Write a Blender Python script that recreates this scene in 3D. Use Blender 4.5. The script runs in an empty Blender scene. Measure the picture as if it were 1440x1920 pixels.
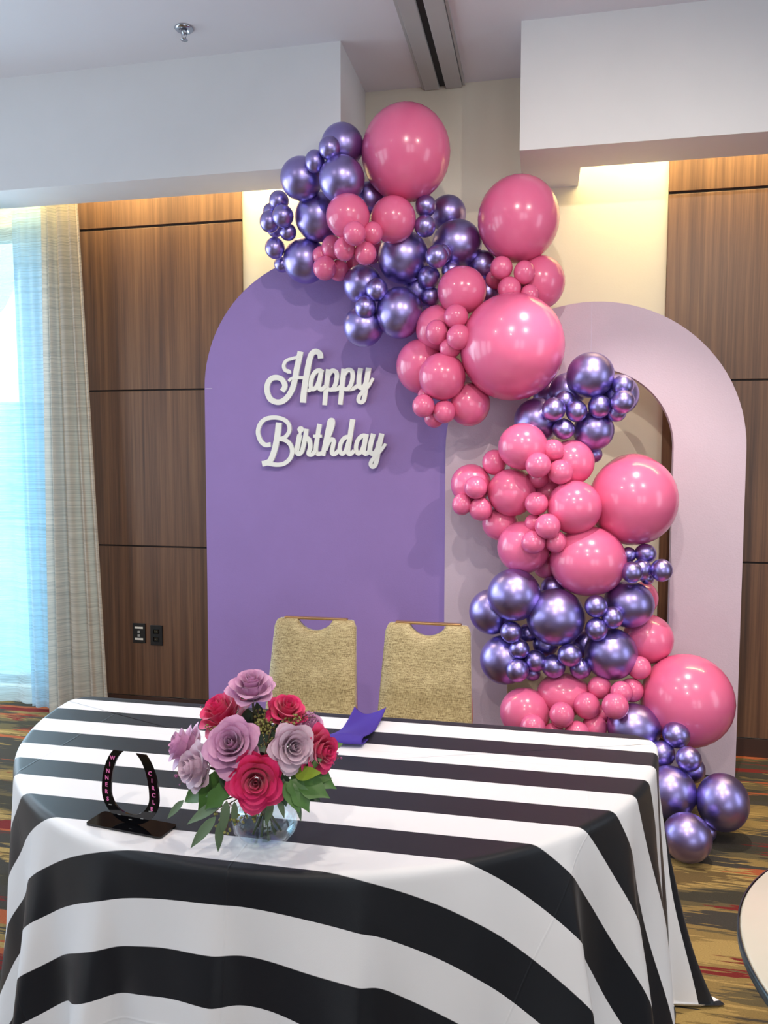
import bpy, bmesh, math, random
from mathutils import Vector, Matrix, Euler
random.seed(7)
PI = math.pi
S = bpy.context.scene
COL = S.collection

# ------------------------------------------------------------------ camera
cd = bpy.data.cameras.new('camera')
cam = bpy.data.objects.new('camera', cd); COL.objects.link(cam)
cd.sensor_fit = 'VERTICAL'; cd.sensor_height = 24.0
cd.lens = 24.0 * 1441.35 / 1920.0
cd.clip_start = 0.02; cd.clip_end = 200
_yaw, _pit, _rol = 0.20283, 0.06913, 0.00224
_f = Vector((-math.sin(_yaw)*math.cos(_pit), math.cos(_yaw)*math.cos(_pit), -math.sin(_pit)))
_r = Vector((math.cos(_yaw), math.sin(_yaw), 0)); _u = _r.cross(_f)
_r2 = _r*math.cos(_rol)+_u*math.sin(_rol); _u2 = -_r*math.sin(_rol)+_u*math.cos(_rol)
cam.matrix_world = Matrix(((_r2.x, _u2.x, -_f.x, 0), (_r2.y, _u2.y, -_f.y, -4.2780), (_r2.z, _u2.z, -_f.z, 1.5648), (0, 0, 0, 1)))
S.camera = cam

# ------------------------------------------------------------------ world, exposure, lights
S.view_settings.view_transform = 'Standard'; S.view_settings.look = 'None'
S.view_settings.gamma = 1; S.view_settings.use_curve_mapping = False
S.view_settings.exposure = -0.1
S.cycles.transparent_max_bounces = 32
w = bpy.data.worlds.new('world'); S.world = w; w.use_nodes = True
bg = w.node_tree.nodes['Background']
bg.inputs[0].default_value = (0.80, 0.92, 1.0, 1); bg.inputs[1].default_value = 3.3

def area(name, loc, target, sx, sy, power, color, spread=PI):
    l = bpy.data.lights.new(name, 'AREA'); l.shape = 'RECTANGLE'; l.size = sx; l.size_y = sy
    l.energy = power; l.color = color; l.spread = spread
    o = bpy.data.objects.new(name, l); COL.objects.link(o); o.location = loc
    d = Vector(target) - Vector(loc); o.rotation_euler = d.to_track_quat('-Z', 'Y').to_euler()
    return o

def spot(name, loc, target, power, color, ang=100, blend=.5, r=.03):
    l = bpy.data.lights.new(name, 'SPOT'); l.energy = power; l.color = color
    l.spot_size = math.radians(ang); l.spot_blend = blend; l.shadow_soft_size = r
    o = bpy.data.objects.new(name, l); COL.objects.link(o); o.location = loc
    d = Vector(target) - Vector(loc); o.rotation_euler = d.to_track_quat('-Z', 'Y').to_euler()
    return o

COOL = (0.72, 0.86, 1.0); WARM = (1.0, 0.89, 0.76)
for y0 in (-1.6, -3.4, -5.2):                       # tall windows of the left wall
    area('window_daylight', (-5.35, y0, 1.55), (0, y0, 1.3), 1.25, 2.5, 44, COOL)
area('window_daylight', (-4.25, -0.2, 1.6), (-2.7, -2.2, .1), 1.8, 2.6, 115, COOL)      # daylight through the window beside the curtain
for x0 in (1.6, 3.4):                               # windows of the wall behind the camera
    area('window_daylight', (x0, -8.35, 1.7), (x0-.6, 0, 1.2), 1.2, 2.4, 40, (0.80, 0.90, 1.0))
area('window_daylight', (4.35, -2.6, 1.6), (0, -2.2, 1.3), 1.2, 2.4, 34, (0.72, 0.85, 1.0))
spot('ceiling_downlight', (-0.12, -3.3, 3.5), (0.0, -.6, 1.0), 115, WARM, 96, .7, .02)
spot('ceiling_downlight', (-2.0, -3.3, 3.5), (-1.5, -.9, .4), 60, WARM, 92, .8)
spot('ceiling_downlight', (1.5, -3.2, 3.5), (.2, -.7, 1.0), 135, WARM, 92, .8, .02)
spot('ceiling_downlight', (-0.75, -1.75, 3.5), (-.6, -2.0, .7), 58, WARM, 90, .6)
spot('ceiling_downlight', (0.5, -1.5, 3.5), (.40, -.85, .6), 210, WARM, 60, .5, .02)
spot('ceiling_downlight', (-0.2, -5.2, 3.5), (-.2, -4.0, .3), 120, WARM, 120, .6)
CW = (1.0, 0.80, 0.38)
area('cove_light', (-2.35, -.15, 3.42), (-2.35, -.10, 2.6), 2.0, .10, 44, CW)
area('cove_light', (1.35, -.15, 3.42), (1.35, -.10, 2.6), 2.2, .10, 48, CW)

# ------------------------------------------------------------------ helpers
def lin(r, g, b):
    f = lambda c: (c/255/12.92) if c/255 <= .04045 else ((c/255+.055)/1.055)**2.4
    return (f(r), f(g), f(b), 1)

class NT:
    def __init__(s, name):
        s.m = bpy.data.materials.new(name); s.m.use_nodes = True
        s.t = s.m.node_tree; s.n = s.t.nodes; s.b = s.n['Principled BSDF']; s.out = s.n['Material Output']
    def node(s, typ, **kw):
        n = s.n.new(typ)
        for k, v in kw.items(): setattr(n, k, v)
        return n
    def link(s, a, b): s.t.links.new(a, b)
    def coord(s, kind='Object', scale=(1, 1, 1), rot=(0, 0, 0)):
        tc = s.node('ShaderNodeTexCoord'); mp = s.node('ShaderNodeMapping')
        mp.inputs['Scale'].default_value = scale; mp.inputs['Rotation'].default_value = rot
        s.link(tc.outputs[kind], mp.inputs['Vector']); return mp.outputs[0]
    def noise(s, vec, scale=5, detail=4, rough=.55, dist=0):
        n = s.node('ShaderNodeTexNoise'); n.inputs['Scale'].default_value = scale
        n.inputs['Detail'].default_value = detail; n.inputs['Roughness'].default_value = rough
        n.inputs['Distortion'].default_value = dist
        s.link(vec, n.inputs['Vector']); return n.outputs['Fac']
    def ramp(s, fac, stops, interp='LINEAR'):
        r = s.node('ShaderNodeValToRGB'); r.color_ramp.interpolation = interp
        el = r.color_ramp.elements
        while len(el) < len(stops): el.new(.5)
        for e, (p, c) in zip(el, stops): e.position = p; e.color = c
        s.link(fac, r.inputs[0]); return r.outputs[0]
    def math(s, op, a, b=None, c=None):
        n = s.node('ShaderNodeMath', operation=op)
        for i, v in enumerate((a, b, c)):
            if v is None: continue
            if isinstance(v, (int, float)): n.inputs[i].default_value = v
            else: s.link(v, n.inputs[i])
        return n.outputs[0]
    def mix(s, fac, a, b, mode='MIX'):
        n = s.node('ShaderNodeMix', data_type='RGBA', blend_type=mode)
        for i, v in ((0, fac), (6, a), (7, b)):
            if isinstance(v, (int, float)): n.inputs[i].default_value = v
            elif isinstance(v, tuple): n.inputs[i].default_value = v
            else: s.link(v, n.inputs[i])
        return n.outputs[2]
    def bump(s, h, strength=.2, dist=.01):
        b = s.node('ShaderNodeBump'); b.inputs['Strength'].default_value = strength
        b.inputs['Distance'].default_value = dist
        s.link(h, b.inputs['Height']); s.link(b.outputs[0], s.b.inputs['Normal'])
    def set(s, **kw):
        for k, v in kw.items(): s.b.inputs[k.replace('_', ' ')].default_value = v

def plain(name, color, rough=.5, metal=0, bump=0, bscale=200, var=0.0, **kw):
    t = NT(name); t.set(Roughness=rough, Metallic=metal, Base_Color=color, **kw)
    v = t.coord('Object')
    if var:
        n = t.noise(v, 4, 3)
        c2 = tuple(min(1, x*(1-var)) for x in color[:3])+(1,)
        t.link(t.ramp(n, [(.3, c2), (.7, color)]), t.b.inputs['Base Color'])
    if bump: t.bump(t.noise(v, bscale, 3), bump, .002)
    return t.m

M = {}
M['wall'] = plain('painted_wall', lin(221, 213, 196), .75, bump=.15, bscale=90, var=.03)
M['soffit'] = plain('painted_soffit', lin(228, 227, 230), .75, bump=.12, bscale=90, var=.03)
M['ceiling'] = plain('painted_ceiling', lin(228, 226, 232), .8, bump=.12, bscale=70, var=.02)
M['purple_arch'] = plain('purple_arch_paint', lin(148, 121, 186), .55, bump=.35, bscale=160, var=.05)
M['pale_arch'] = plain('pale_arch_paint', lin(200, 182, 197), .6, bump=.45, bscale=140, var=.04)
M['arch_edge'] = plain('arch_core_edge', lin(205, 195, 215), .7, var=.05)
M['white_letter'] = plain('white_lettering', lin(238, 240, 235), .5, var=.02)
M['black_plastic'] = plain('black_plastic', lin(14, 15, 20), .35, var=.1)
M['slot'] = plain('dark_slot', lin(25, 27, 36), .6, var=.1)
M['track'] = plain('grey_track_metal', lin(190, 191, 192), .45, .1, var=.06)
M['chrome'] = plain('sprinkler_chrome', lin(190, 195, 205), .2, 1, var=.1)
M['brass'] = plain('champagne_metal', lin(200, 160, 110), .32, .9, var=.08)
M['label'] = plain('paper_label', lin(225, 222, 215), .6, var=.05)
M['stem'] = plain('stem_green', lin(78, 84, 50), .5, var=.3)
M['twig'] = plain('twig_brown', lin(112, 84, 62), .6, var=.3)
M['leaf'] = plain('leaf_green', lin(86, 132, 62), .38, var=.35)
M['leaf_dark'] = plain('leaf_dark_green', lin(52, 84, 54), .4, var=.35)
M['leaf_lime'] = plain('leaf_lime_green', lin(140, 165, 50), .4, var=.2)
M['eucalyptus'] = plain('eucalyptus_green', lin(122, 148, 116), .5, var=.3)
M['seed'] = plain('seed_pod', lin(156, 154, 86), .6, var=.3)
M['bloom'] = plain('wax_bloom', lin(176, 96, 150), .5, var=.3)
M['napkin'] = plain('purple_napkin_cloth', lin(70, 48, 158), .75, bump=.4, bscale=900, var=.06)
M['white_top'] = plain('white_table_top', lin(240, 228, 204), .25, var=.03)
M['dark_edge'] = plain('dark_edge_band', lin(70, 78, 82), .3, .6, var=.1)
M['gloss_black'] = plain('glossy_black_acrylic', lin(10, 10, 14), .06, var=.05)
M['pink_print'] = plain('pink_print', lin(235, 120, 185), .5, var=.02)
M['strip'] = plain('stitching_thread', lin(150, 150, 150), .7)

def mat_rose(name, a, b):
    t = NT(name); v = t.coord('Generated'); n = t.noise(v, 3, 3)
    t.link(t.ramp(n, [(.3, a), (.7, b)]), t.b.inputs['Base Color'])
    t.set(Roughness=.55, Subsurface_Weight=.15, Sheen_Weight=.25); t.b.inputs['Subsurface Radius'].default_value = (.01, .006, .006)
    t.bump(t.noise(t.coord('Object', (60, 60, 4)), 6, 2), .1, .002)
    return t.m
M['rose_hot'] = mat_rose('hot_pink_petal', lin(214, 24, 98), lin(238, 52, 124))
M['rose_lav'] = mat_rose('lavender_petal', lin(206, 146, 190), lin(226, 172, 208))
M['rose_pale'] = mat_rose('pale_lavender_petal', lin(214, 180, 200), lin(232, 204, 220))

def mat_pink():
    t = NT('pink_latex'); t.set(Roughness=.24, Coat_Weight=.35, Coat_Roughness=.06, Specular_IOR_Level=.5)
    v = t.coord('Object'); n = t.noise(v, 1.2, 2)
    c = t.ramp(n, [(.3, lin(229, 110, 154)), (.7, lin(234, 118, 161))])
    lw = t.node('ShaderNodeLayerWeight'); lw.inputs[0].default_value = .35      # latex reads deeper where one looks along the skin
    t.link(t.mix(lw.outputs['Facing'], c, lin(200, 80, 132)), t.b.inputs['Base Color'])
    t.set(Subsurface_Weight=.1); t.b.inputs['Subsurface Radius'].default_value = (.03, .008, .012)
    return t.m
M['pink'] = mat_pink()
def mat_purple():
    t = NT('chrome_purple_latex'); t.set(Roughness=.36, Metallic=1.0, Coat_Weight=.15, Coat_Roughness=.12)
    v = t.coord('Object'); n = t.noise(v, 1.5, 2)
    t.link(t.ramp(n, [(.3, lin(158, 146, 210)), (.7, lin(166, 154, 216))]), t.b.inputs['Base Color'])
    return t.m
M['purple'] = mat_purple()

def mat_wood(name):
    t = NT(name)
    v = t.coord('Object', (26, 26, .55)); n = t.noise(v, 1.0, 8, .62, .25)
    v2 = t.coord('Object', (110, 110, 1.6)); n2 = t.noise(v2, 1.0, 6, .7)
    v3 = t.coord('Object', (5, 5, .25)); n3 = t.noise(v3, 1.0, 3, .5, .3)
    f = t.math('ADD', t.math('MULTIPLY', n, .5), t.math('ADD', t.math('MULTIPLY', n2, .3), t.math('MULTIPLY', n3, .2)))
    c = t.ramp(f, [(.34, lin(60, 40, 31)), (.46, lin(90, 61, 45)), (.56, lin(110, 78, 56)), (.68, lin(128, 94, 67))])
    t.link(c, t.b.inputs['Base Color']); t.set(Roughness=.42)
    t.bump(n2, .08, .002)
    return t.m
M['wood'] = mat_wood('walnut_veneer')
M['wood_dark'] = plain('dark_wood_base', lin(66, 40, 30), .5, var=.25)
M['groove'] = plain('panel_groove', lin(40, 24, 20), .7, var=.1)

def mat_carpet():
    t = NT('patterned_carpet')
    v = t.coord('Object')
    nw = t.node('ShaderNodeTexNoise'); nw.inputs['Scale'].default_value = 5; nw.inputs['Detail'].default_value = 5
    mp = t.node('ShaderNodeMapping'); mp.inputs['Scale'].default_value = (.8, 14, 1); t.link(v, mp.inputs[0]); t.link(mp.outputs[0], nw.inputs['Vector'])
    sub = t.node('ShaderNodeVectorMath', operation='MULTIPLY_ADD')
    t.link(nw.outputs['Color'], sub.inputs[0]); sub.inputs[1].default_value = (.75, .04, 0); t.link(v, sub.inputs[2])
    def field(sc, s, off, d=2):
        m = t.node('ShaderNodeMapping'); m.inputs['Scale'].default_value = sc; m.inputs['Location'].default_value = off
        t.link(sub.outputs[0], m.inputs[0]); return t.noise(m.outputs[0], s, d, .5, .6)
    a = field((1.1, 4.2, 1), 1.0, (3.1, 1.7, 0)); b = field((1.3, 5.0, 1), 1.1, (9.4, 5.2, 2)); c = field((1.6, 7.0, 1), 1.2, (1.3, 8.8, 5)); e = field((1.0, 3.5, 1), 1.3, (5.5, 2.8, 7))
    base = t.ramp(a, [(.36, lin(70, 66, 56)), (.44, lin(104, 92, 66)), (.5, lin(146, 122, 76)), (.57, lin(176, 148, 92)), (.64, lin(112, 92, 60))], 'CONSTANT')
    red = t.ramp(b, [(.60, (0, 0, 0, 1)), (.61, (1, 1, 1, 1))]); org = t.ramp(c, [(.615, (0, 0, 0, 1)), (.625, (1, 1, 1, 1))]); dk = t.ramp(e, [(.515, (0, 0, 0, 1)), (.525, (1, 1, 1, 1))])
    col = t.mix(dk, base, lin(72, 68, 62)); col = t.mix(red, col, lin(122, 46, 44)); col = t.mix(org, col, lin(170, 92, 60))
    fz = t.noise(t.coord('Object', (30, 160, 1)), 6, 3)
    col = t.mix(.55, col, t.ramp(fz, [(.3, (.35, .35, .35, 1)), (.7, (1.15, 1.15, 1.15, 1))]), 'MULTIPLY')
    t.link(col, t.b.inputs['Base Color']); t.set(Roughness=.95, Specular_IOR_Level=.1)
    t.bump(t.noise(v, 420, 2), .5, .004)
    return t.m
M['carpet'] = mat_carpet()

def mat_cloth():
    t = NT('striped_satin_cloth')
    uv = t.node('ShaderNodeUVMap'); uv.uv_map = 'flat'
    sp = t.node('ShaderNodeSeparateXYZ'); t.link(uv.outputs[0], sp.inputs[0])
    ph = t.math('FRACT', t.math('DIVIDE', t.math('ADD', sp.outputs[1], 2.217), .1923))   # flat cloth metres -> stripe phase
    k = t.ramp(ph, [(0, (0, 0, 0, 1)), (.497, (0, 0, 0, 1)), (.503, (1, 1, 1, 1)), (1, (1, 1, 1, 1))])
    col = t.mix(k, lin(26, 29, 36), lin(240, 240, 244))
    n = t.noise(t.coord('UV', (300, 900, 1)), 2, 2)
    t.link(col, t.b.inputs['Base Color'])
    t.set(Roughness=.44, Specular_IOR_Level=.36, Sheen_Weight=.08, Sheen_Roughness=.4)
    # pressed fold lines
    def line(coord, at, wd):
        d = t.math('ABSOLUTE', t.math('SUBTRACT', coord, at)); return t.math('SUBTRACT', 1, t.math('SMOOTH_MIN', t.math('DIVIDE', d, wd), 1, .3))
    h = t.math('ADD', line(sp.outputs[0], .118, .004), t.math('ADD', line(sp.outputs[0], -1.30, .004), line(sp.outputs[1], -2.268, .004)))
    h = t.math('ADD', h, t.math('ADD', line(sp.outputs[0], -.59, .003), line(sp.outputs[1], -3.23, .004)))
    h = t.math('ADD', t.math('MULTIPLY', h, .25), t.math('MULTIPLY', n, .08))
    cr = t.noise(t.coord('UV', (5, 5, 1)), 1, 3, .5, .4); h = t.math('ADD', h, t.math('MULTIPLY', cr, .9))
    t.bump(h, .5, .004)
    return t.m
M['cloth'] = mat_cloth()

def mat_chair():
    t = NT('gold_woven_fabric')
    a = t.noise(t.coord('Object', (16, 16, 230)), 2.2, 3, .6); b = t.noise(t.coord('Object', (230, 230, 16)), 2.2, 3, .6)
    f = t.math('ADD', t.math('MULTIPLY', a, .5), t.math('MULTIPLY', b, .5))
    t.link(t.ramp(f, [(.38, lin(98, 82, 52)), (.47, lin(150, 132, 92)), (.58, lin(192, 176, 134))]), t.b.inputs['Base Color'])
    t.set(Roughness=.5, Sheen_Weight=.4, Sheen_Roughness=.3); t.bump(f, .35, .002)
    return t.m
M['chair'] = mat_chair()

def mat_curtain(name, col, alpha, cool):
    t = NT(name)
    n = t.noise(t.coord('Object', (1.2, 1.2, 230)), 1.0, 3, .5)
    n2 = t.noise(t.coord('Object', (6, 6, 60)), 1.0, 3, .6)
    f = t.math('ADD', t.math('MULTIPLY', n, .7), t.math('MULTIPLY', n2, .3))
    c = t.ramp(f, [(.38, tuple(x*.8 for x in col[:3])+(1,)), (.5, col), (.62, tuple(min(1, x*1.15) for x in col[:3])+(1,))])
    d = t.node('ShaderNodeBsdfDiffuse'); tr = t.node('ShaderNodeBsdfTranslucent'); tp = t.node('ShaderNodeBsdfTransparent')
    t.link(c, d.inputs[0]); t.link(t.mix(1.0, c, cool, 'MULTIPLY'), tr.inputs[0]); tp.inputs[0].default_value = (.93, .98, 1, 1)
    m1 = t.node('ShaderNodeMixShader'); m1.inputs[0].default_value = .5; t.link(d.outputs[0], m1.inputs[1]); t.link(tr.outputs[0], m1.inputs[2])
    m2 = t.node('ShaderNodeMixShader'); t.link(t.ramp(f, [(.40, (alpha*1.25,)*3+(1,)), (.6, (alpha*.6,)*3+(1,))]), m2.inputs[0])
    t.link(m1.outputs[0], m2.inputs[1]); t.link(tp.outputs[0], m2.inputs[2]); t.link(m2.outputs[0], t.out.inputs[0])
    return t.m
M['drape'] = mat_curtain('beige_drape', lin(210, 199, 184), .07, (1, .98, .97, 1))
M['sheer'] = mat_curtain('sheer_voile', lin(226, 236, 240), .38, (.80, .95, 1, 1))

M['voile'] = mat_curtain('daylight_tinted_voile', lin(200, 218, 232), .12, (.75, .92, 1, 1))  # same white sheer, with the blue daylight put into its colour

def mat_glass(name, tint, fac=.0, gl=.04):
    t = NT(name); tp = t.node('ShaderNodeBsdfTransparent'); tp.inputs[0].default_value = tint
    g = t.node('ShaderNodeBsdfGlossy'); g.inputs['Roughness'].default_value = gl; g.inputs[0].default_value = (1, 1, 1, 1)
    lw = t.node('ShaderNodeLayerWeight'); lw.inputs[0].default_value = .5
    fr = t.math('MULTIPLY_ADD', t.math('POWER', lw.outputs['Facing'], 4.0), .55, .03)
    mx = t.node('ShaderNodeMixShader'); t.link(t.math('ADD', fr, fac), mx.inputs[0])
    t.link(tp.outputs[0], mx.inputs[1]); t.link(g.outputs[0], mx.inputs[2]); t.link(mx.outputs[0], t.out.inputs[0])
    return t.m
M['vase'] = mat_glass('clear_vase_glass', (.965, .988, 1.0, 1), .0)  # faint blue tint stands in for window light in the glass
M['water'] = mat_glass('vase_water', (.90, .965, .99, 1), .0, .05)  # bluish tint imitates the blue daylight caught in the water
M['pane'] = mat_glass('window_glass', (.80, .95, .98, 1), 0)
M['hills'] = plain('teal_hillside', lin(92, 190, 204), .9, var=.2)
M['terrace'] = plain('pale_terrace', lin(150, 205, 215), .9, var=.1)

# --- object helpers
def link(o, parent=None):
    COL.objects.link(o)
    if parent is not None: o.parent = parent
    return o
def tag(o, label=None, cat=None, group=None, kind=None):
    if label: o['label'] = label
    if cat: o['category'] = cat
    if group: o['group'] = group
    if kind: o['kind'] = kind
    return o
def mesh_obj(name, me, parent=None, mat=None):
    if mat is not None and not me.materials: me.materials.append(mat)
    return link(bpy.data.objects.new(name, me), parent)
def from_bm(name, bm, mat, parent=None, smooth=False):
    me = bpy.data.meshes.new(name); bm.normal_update(); bm.to_mesh(me); bm.free()
    if smooth:
        me.polygons.foreach_set('use_smooth', [True]*len(me.polygons))
    return mesh_obj(name, me, parent, mat)
def empty(name, loc=(0, 0, 0), rz=0):
    o = bpy.data.objects.new(name, None); o.empty_display_size = .1
    o.location = loc; o.rotation_euler = (0, 0, rz); return link(o)
def bm_box(bm, a, b, bev=0):
    x0, y0, z0 = a; x1, y1, z1 = b
    vs = [bm.verts.new(p) for p in ((x0, y0, z0), (x1, y0, z0), (x1, y1, z0), (x0, y1, z0), (x0, y0, z1), (x1, y0, z1), (x1, y1, z1), (x0, y1, z1))]
    fs = [bm.faces.new([vs[i] for i in q]) for q in ((3, 2, 1, 0), (4, 5, 6, 7), (0, 1, 5, 4), (1, 2, 6, 5), (2, 3, 7, 6), (3, 0, 4, 7))]
    if bev:
        es = list({e for f in fs for e in f.edges})
        bmesh.ops.bevel(bm, geom=es, offset=bev, segments=2, affect='EDGES', profile=.5)
def box(name, a, b, mat, parent=None, bev=0, kind=None):
    bm = bmesh.new(); bm_box(bm, a, b, bev); o = from_bm(name, bm, mat, parent)
    if kind: o['kind'] = kind
    return o
def bm_tube(bm, pts, rad, n=6, cap=True):
    pts = [Vector(p) for p in pts]; rs = rad if isinstance(rad, (list, tuple)) else [rad]*len(pts)
    rings = []; prev = None
    for i, p in enumerate(pts):
        d = (pts[min(i+1, len(pts)-1)] - pts[max(i-1, 0)]).normalized()
        a = prev if prev is not None else (Vector((0, 0, 1)) if abs(d.z) < .9 else Vector((1, 0, 0)))
        a = (a - d*a.dot(d)).normalized(); prev = a; b = d.cross(a)
        rings.append([bm.verts.new(p + (a*math.cos(2*PI*k/n) + b*math.sin(2*PI*k/n))*rs[i]) for k in range(n)])
    for r0, r1 in zip(rings, rings[1:]):
        for k in range(n): bm.faces.new((r0[k], r0[(k+1) % n], r1[(k+1) % n], r1[k]))
    if cap: bm.faces.new(rings[0][::-1]); bm.faces.new(rings[-1])
def tube(name, pts, rad, mat, parent=None, n=6):
    bm = bmesh.new(); bm_tube(bm, pts, rad, n); return from_bm(name, bm, mat, parent, True)
def lathe_bm(bm, prof, n=32, c=(0, 0, 0)):
    rings = []
    for r, z in prof:
        if r < 1e-6: rings.append([bm.verts.new((c[0], c[1], c[2]+z))])
        else: rings.append([bm.verts.new((c[0]+r*math.cos(2*PI*k/n), c[1]+r*math.sin(2*PI*k/n), c[2]+z)) for k in range(n)])
    for a, b in zip(rings, rings[1:]):
        for k in range(n):
            k2 = (k+1) % n
            if len(a) == 1 and len(b) == 1: continue
            if len(a) == 1: bm.faces.new((a[0], b[k2], b[k]))
            elif len(b) == 1: bm.faces.new((a[k], a[k2], b[0]))
            else: bm.faces.new((a[k], a[k2], b[k2], b[k]))
def lathe(name, prof, mat, parent=None, n=32, c=(0, 0, 0)):
    bm = bmesh.new(); lathe_bm(bm, prof, n, c); bmesh.ops.recalc_face_normals(bm, faces=bm.faces); return from_bm(name, bm, mat, parent, True)
def prism_bm(bm, pts, y0, y1):                       # outline in (x,z), extruded along y
    a = [bm.verts.new((x, y0, z)) for x, z in pts]; b = [bm.verts.new((x, y1, z)) for x, z in pts]
    f = bm.faces.new(a); g = bm.faces.new(b[::-1]); n = len(pts)
    for i in range(n): bm.faces.new((a[i], b[i], b[(i+1) % n], a[(i+1) % n]))
    bmesh.ops.triangulate(bm, faces=[f, g])
    bmesh.ops.recalc_face_normals(bm, faces=bm.faces)

def band_bm(bm, outer, inner, y0, y1):              # strip between two outlines of equal length, with thickness
    L = []
    for (ox, oz), (ix, iz) in zip(outer, inner):
        L.append([bm.verts.new(p) for p in ((ox, y0, oz), (ix, y0, iz), (ix, y1, iz), (ox, y1, oz))])
    for a, b in zip(L, L[1:]):
        for k in range(4): bm.faces.new((a[k], a[(k+1) % 4], b[(k+1) % 4], b[k]))
    bm.faces.new(L[0]); bm.faces.new(L[-1][::-1]); bmesh.ops.recalc_face_normals(bm, faces=bm.faces)

# ------------------------------------------------------------------ room shell
ZC = 3.58
def st(o): o['kind'] = 'structure'; return o
st(box('floor', (-5.6, -8.6, -.12), (4.6, .25, 0), M['carpet']))
st(box('ceiling', (-5.6, -8.6, ZC), (4.6, .25, ZC+.12), M['ceiling']))
st(box('wall_left', (-5.6, -8.6, 0), (-5.45, .25, ZC), M['wall']))
st(box('wall_right', (4.45, -8.6, 0), (4.6, .25, ZC), M['wall']))
st(box('wall_front', (-5.6, -8.6, 0), (4.6, -8.45, ZC), M['wall']))
# back wall with the window opening (x -5.2 .. -3.12, z .1 .. 2.98)
WX0, WX1, WZ0, WZ1 = -5.2, -2.93, .10, 2.98
bm = bmesh.new()
bm_box(bm, (WX1, 0, 0), (4.45, .18, ZC)); bm_box(bm, (-5.45, 0, 0), (WX0, .18, ZC))
bm_box(bm, (WX0, 0, 0), (WX1, .18, WZ0)); bm_box(bm, (WX0, 0, WZ1), (WX1, .18, ZC))
wb = st(from_bm('wall_back', bm, M['wall']))
def panels(x0, x1):
    box('panel_backing', (x0, -.004, .1), (x1, -.0005, 3.4), M['groove'], wb)
    for a, b in ((.104, 1.026), (1.036, 1.966), (1.976, 2.922), (2.936, 3.4)):
        box('panel', (x0, -.016, a), (x1, -.004, b), M['wood'], wb, .0015)
panels(-2.80, -1.716); panels(.613, 4.44)
st(box('baseboard_left', (-3.05, -.012, 0), (-1.716, -.0005, .098), M['wood_dark'], None, .002))
st(box('baseboard_right', (.613, -.012, 0), (4.44, -.0005, .098), M['wood_dark'], None, .002))
# soffits: dropped boxes with a cove slot along the wall
def soffit(name, x0, x1, cap0, cap1):
    bm = bmesh.new()
    bm_box(bm, (x0, -.535, 3.0), (x1, -.265, ZC))
    bm_box(bm, (cap0, -.265, 3.0), (cap1, -.0005, ZC))
    return st(from_bm(name, bm, M['soffit']))
soffit('wall_soffit_left', -5.45, -.99, -1.28, -.99)
soffit('wall_soffit_right', -.128, 4.45, -.128, .16)
# window
wf = st(empty('window_1', ((WX0+WX1)/2, .09, WZ0)))
def inw(name, a, b, m, bev=.004):
    c = wf.location; return box(name, tuple(a[i]-c[i] for i in range(3)), tuple(b[i]-c[i] for i in range(3)), m, wf, bev)
M['window_frame'] = plain('window_frame_metal', lin(120, 130, 135), .4, .5, var=.05)
for x in (WX0, -4.18, WX1-.06): inw('window_frame', (x, .05, WZ0), (x+.06, .13, WZ1), M['window_frame'])
for z in (WZ0, WZ1-.06): inw('window_frame', (WX0+.06, .055, z), (WX1-.06, .125, z+.06), M['window_frame'])
for a, b in ((WX0+.06, -4.18), (-4.12, WX1-.06)): inw('window_pane', (a, .085, WZ0+.06), (b, .095, WZ1-.06), M['pane'], 0)
# outside: terrace and a far teal hillside under the bright sky
st(box('ground', (-60, .6, -.6), (20, 60, -.5), M['terrace']))
bm = bmesh.new(); N = 40; rows = []
for j, (y, k) in enumerate(((18, 0), (21, .55), (26, .9), (34, 1.0), (46, .7))):
    rows.append([bm.verts.new((-50 + 60*i/N, y, -.5 + k*(4.6 + .5*math.sin(i*.6) + .35*math.sin(i*1.7+1)))) for i in range(N+1)])
for a, b in zip(rows, rows[1:]):
    for i in range(N): bm.faces.new((a[i], a[i+1], b[i+1], b[i]))
st(from_bm('hills', bm, M['hills'], None, True))

# curtains
def curtain(name, xs_top, xs_bot, y, ztop, zbot, amp, nf, seed, mat, par=None):
    rnd = random.Random(seed); bm = bmesh.new(); NU, NV = 160, 40
    phs = [(rnd.uniform(.6, 1.5), rnd.uniform(0, 6.28), rnd.uniform(.5, 1)) for _ in range(3)]
    uv = []
    for j in range(NV+1):
        v = j/NV; row = []
        for i in range(NU+1):
            u = i/NU
            x = (xs_top[0]*(1-v)+xs_bot[0]*v)*(1-u) + (xs_top[1]*(1-v)+xs_bot[1]*v)*u
            g = .45+.55*v
            s = sum(a*math.sin(2*PI*nf*f*u+p+.25*math.sin(3*v)) for f, p, a in phs)/2
            s = s*.6 + .4*math.sin(2*PI*nf*u+.5*math.sin(5*u))
            yy = y + amp*g*s
            if v > .97: x += .004*math.sin(u*40)
            row.append(bm.verts.new((x, yy, ztop+(zbot-ztop)*v)))
        uv.append(row)
    for a, b in zip(uv, uv[1:]):
        for i in range(NU): bm.faces.new((a[i], b[i], b[i+1], a[i+1]))
    return from_bm(name, bm, mat, par, True)
c1 = curtain('sheer_curtain', (-5.3, -2.86), (-5.3, -2.87), -.085, 3.35, .03, .035, 11, 3, M['sheer'])
tag(c1, 'sheer white voile curtain glowing with daylight in front of the window', 'curtain')
c2 = curtain('drape', (-2.885, -2.662), (-2.92, -2.520), -.175, 3.35, .012, .036, 3.6, 5, M['drape'])
c3 = curtain('sheer_curtain', (-3.135, -2.80), (-3.09, -2.80), -.125, 3.35, .022, .022, 3.1, 9, M['voile'])
tag(c3, 'pale blue-lit voile strip hanging between the white sheer and the beige drape', 'curtain')
tag(c2, 'beige drape with fine horizontal streaks gathered beside the wooden wall panel', 'curtain')

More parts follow.
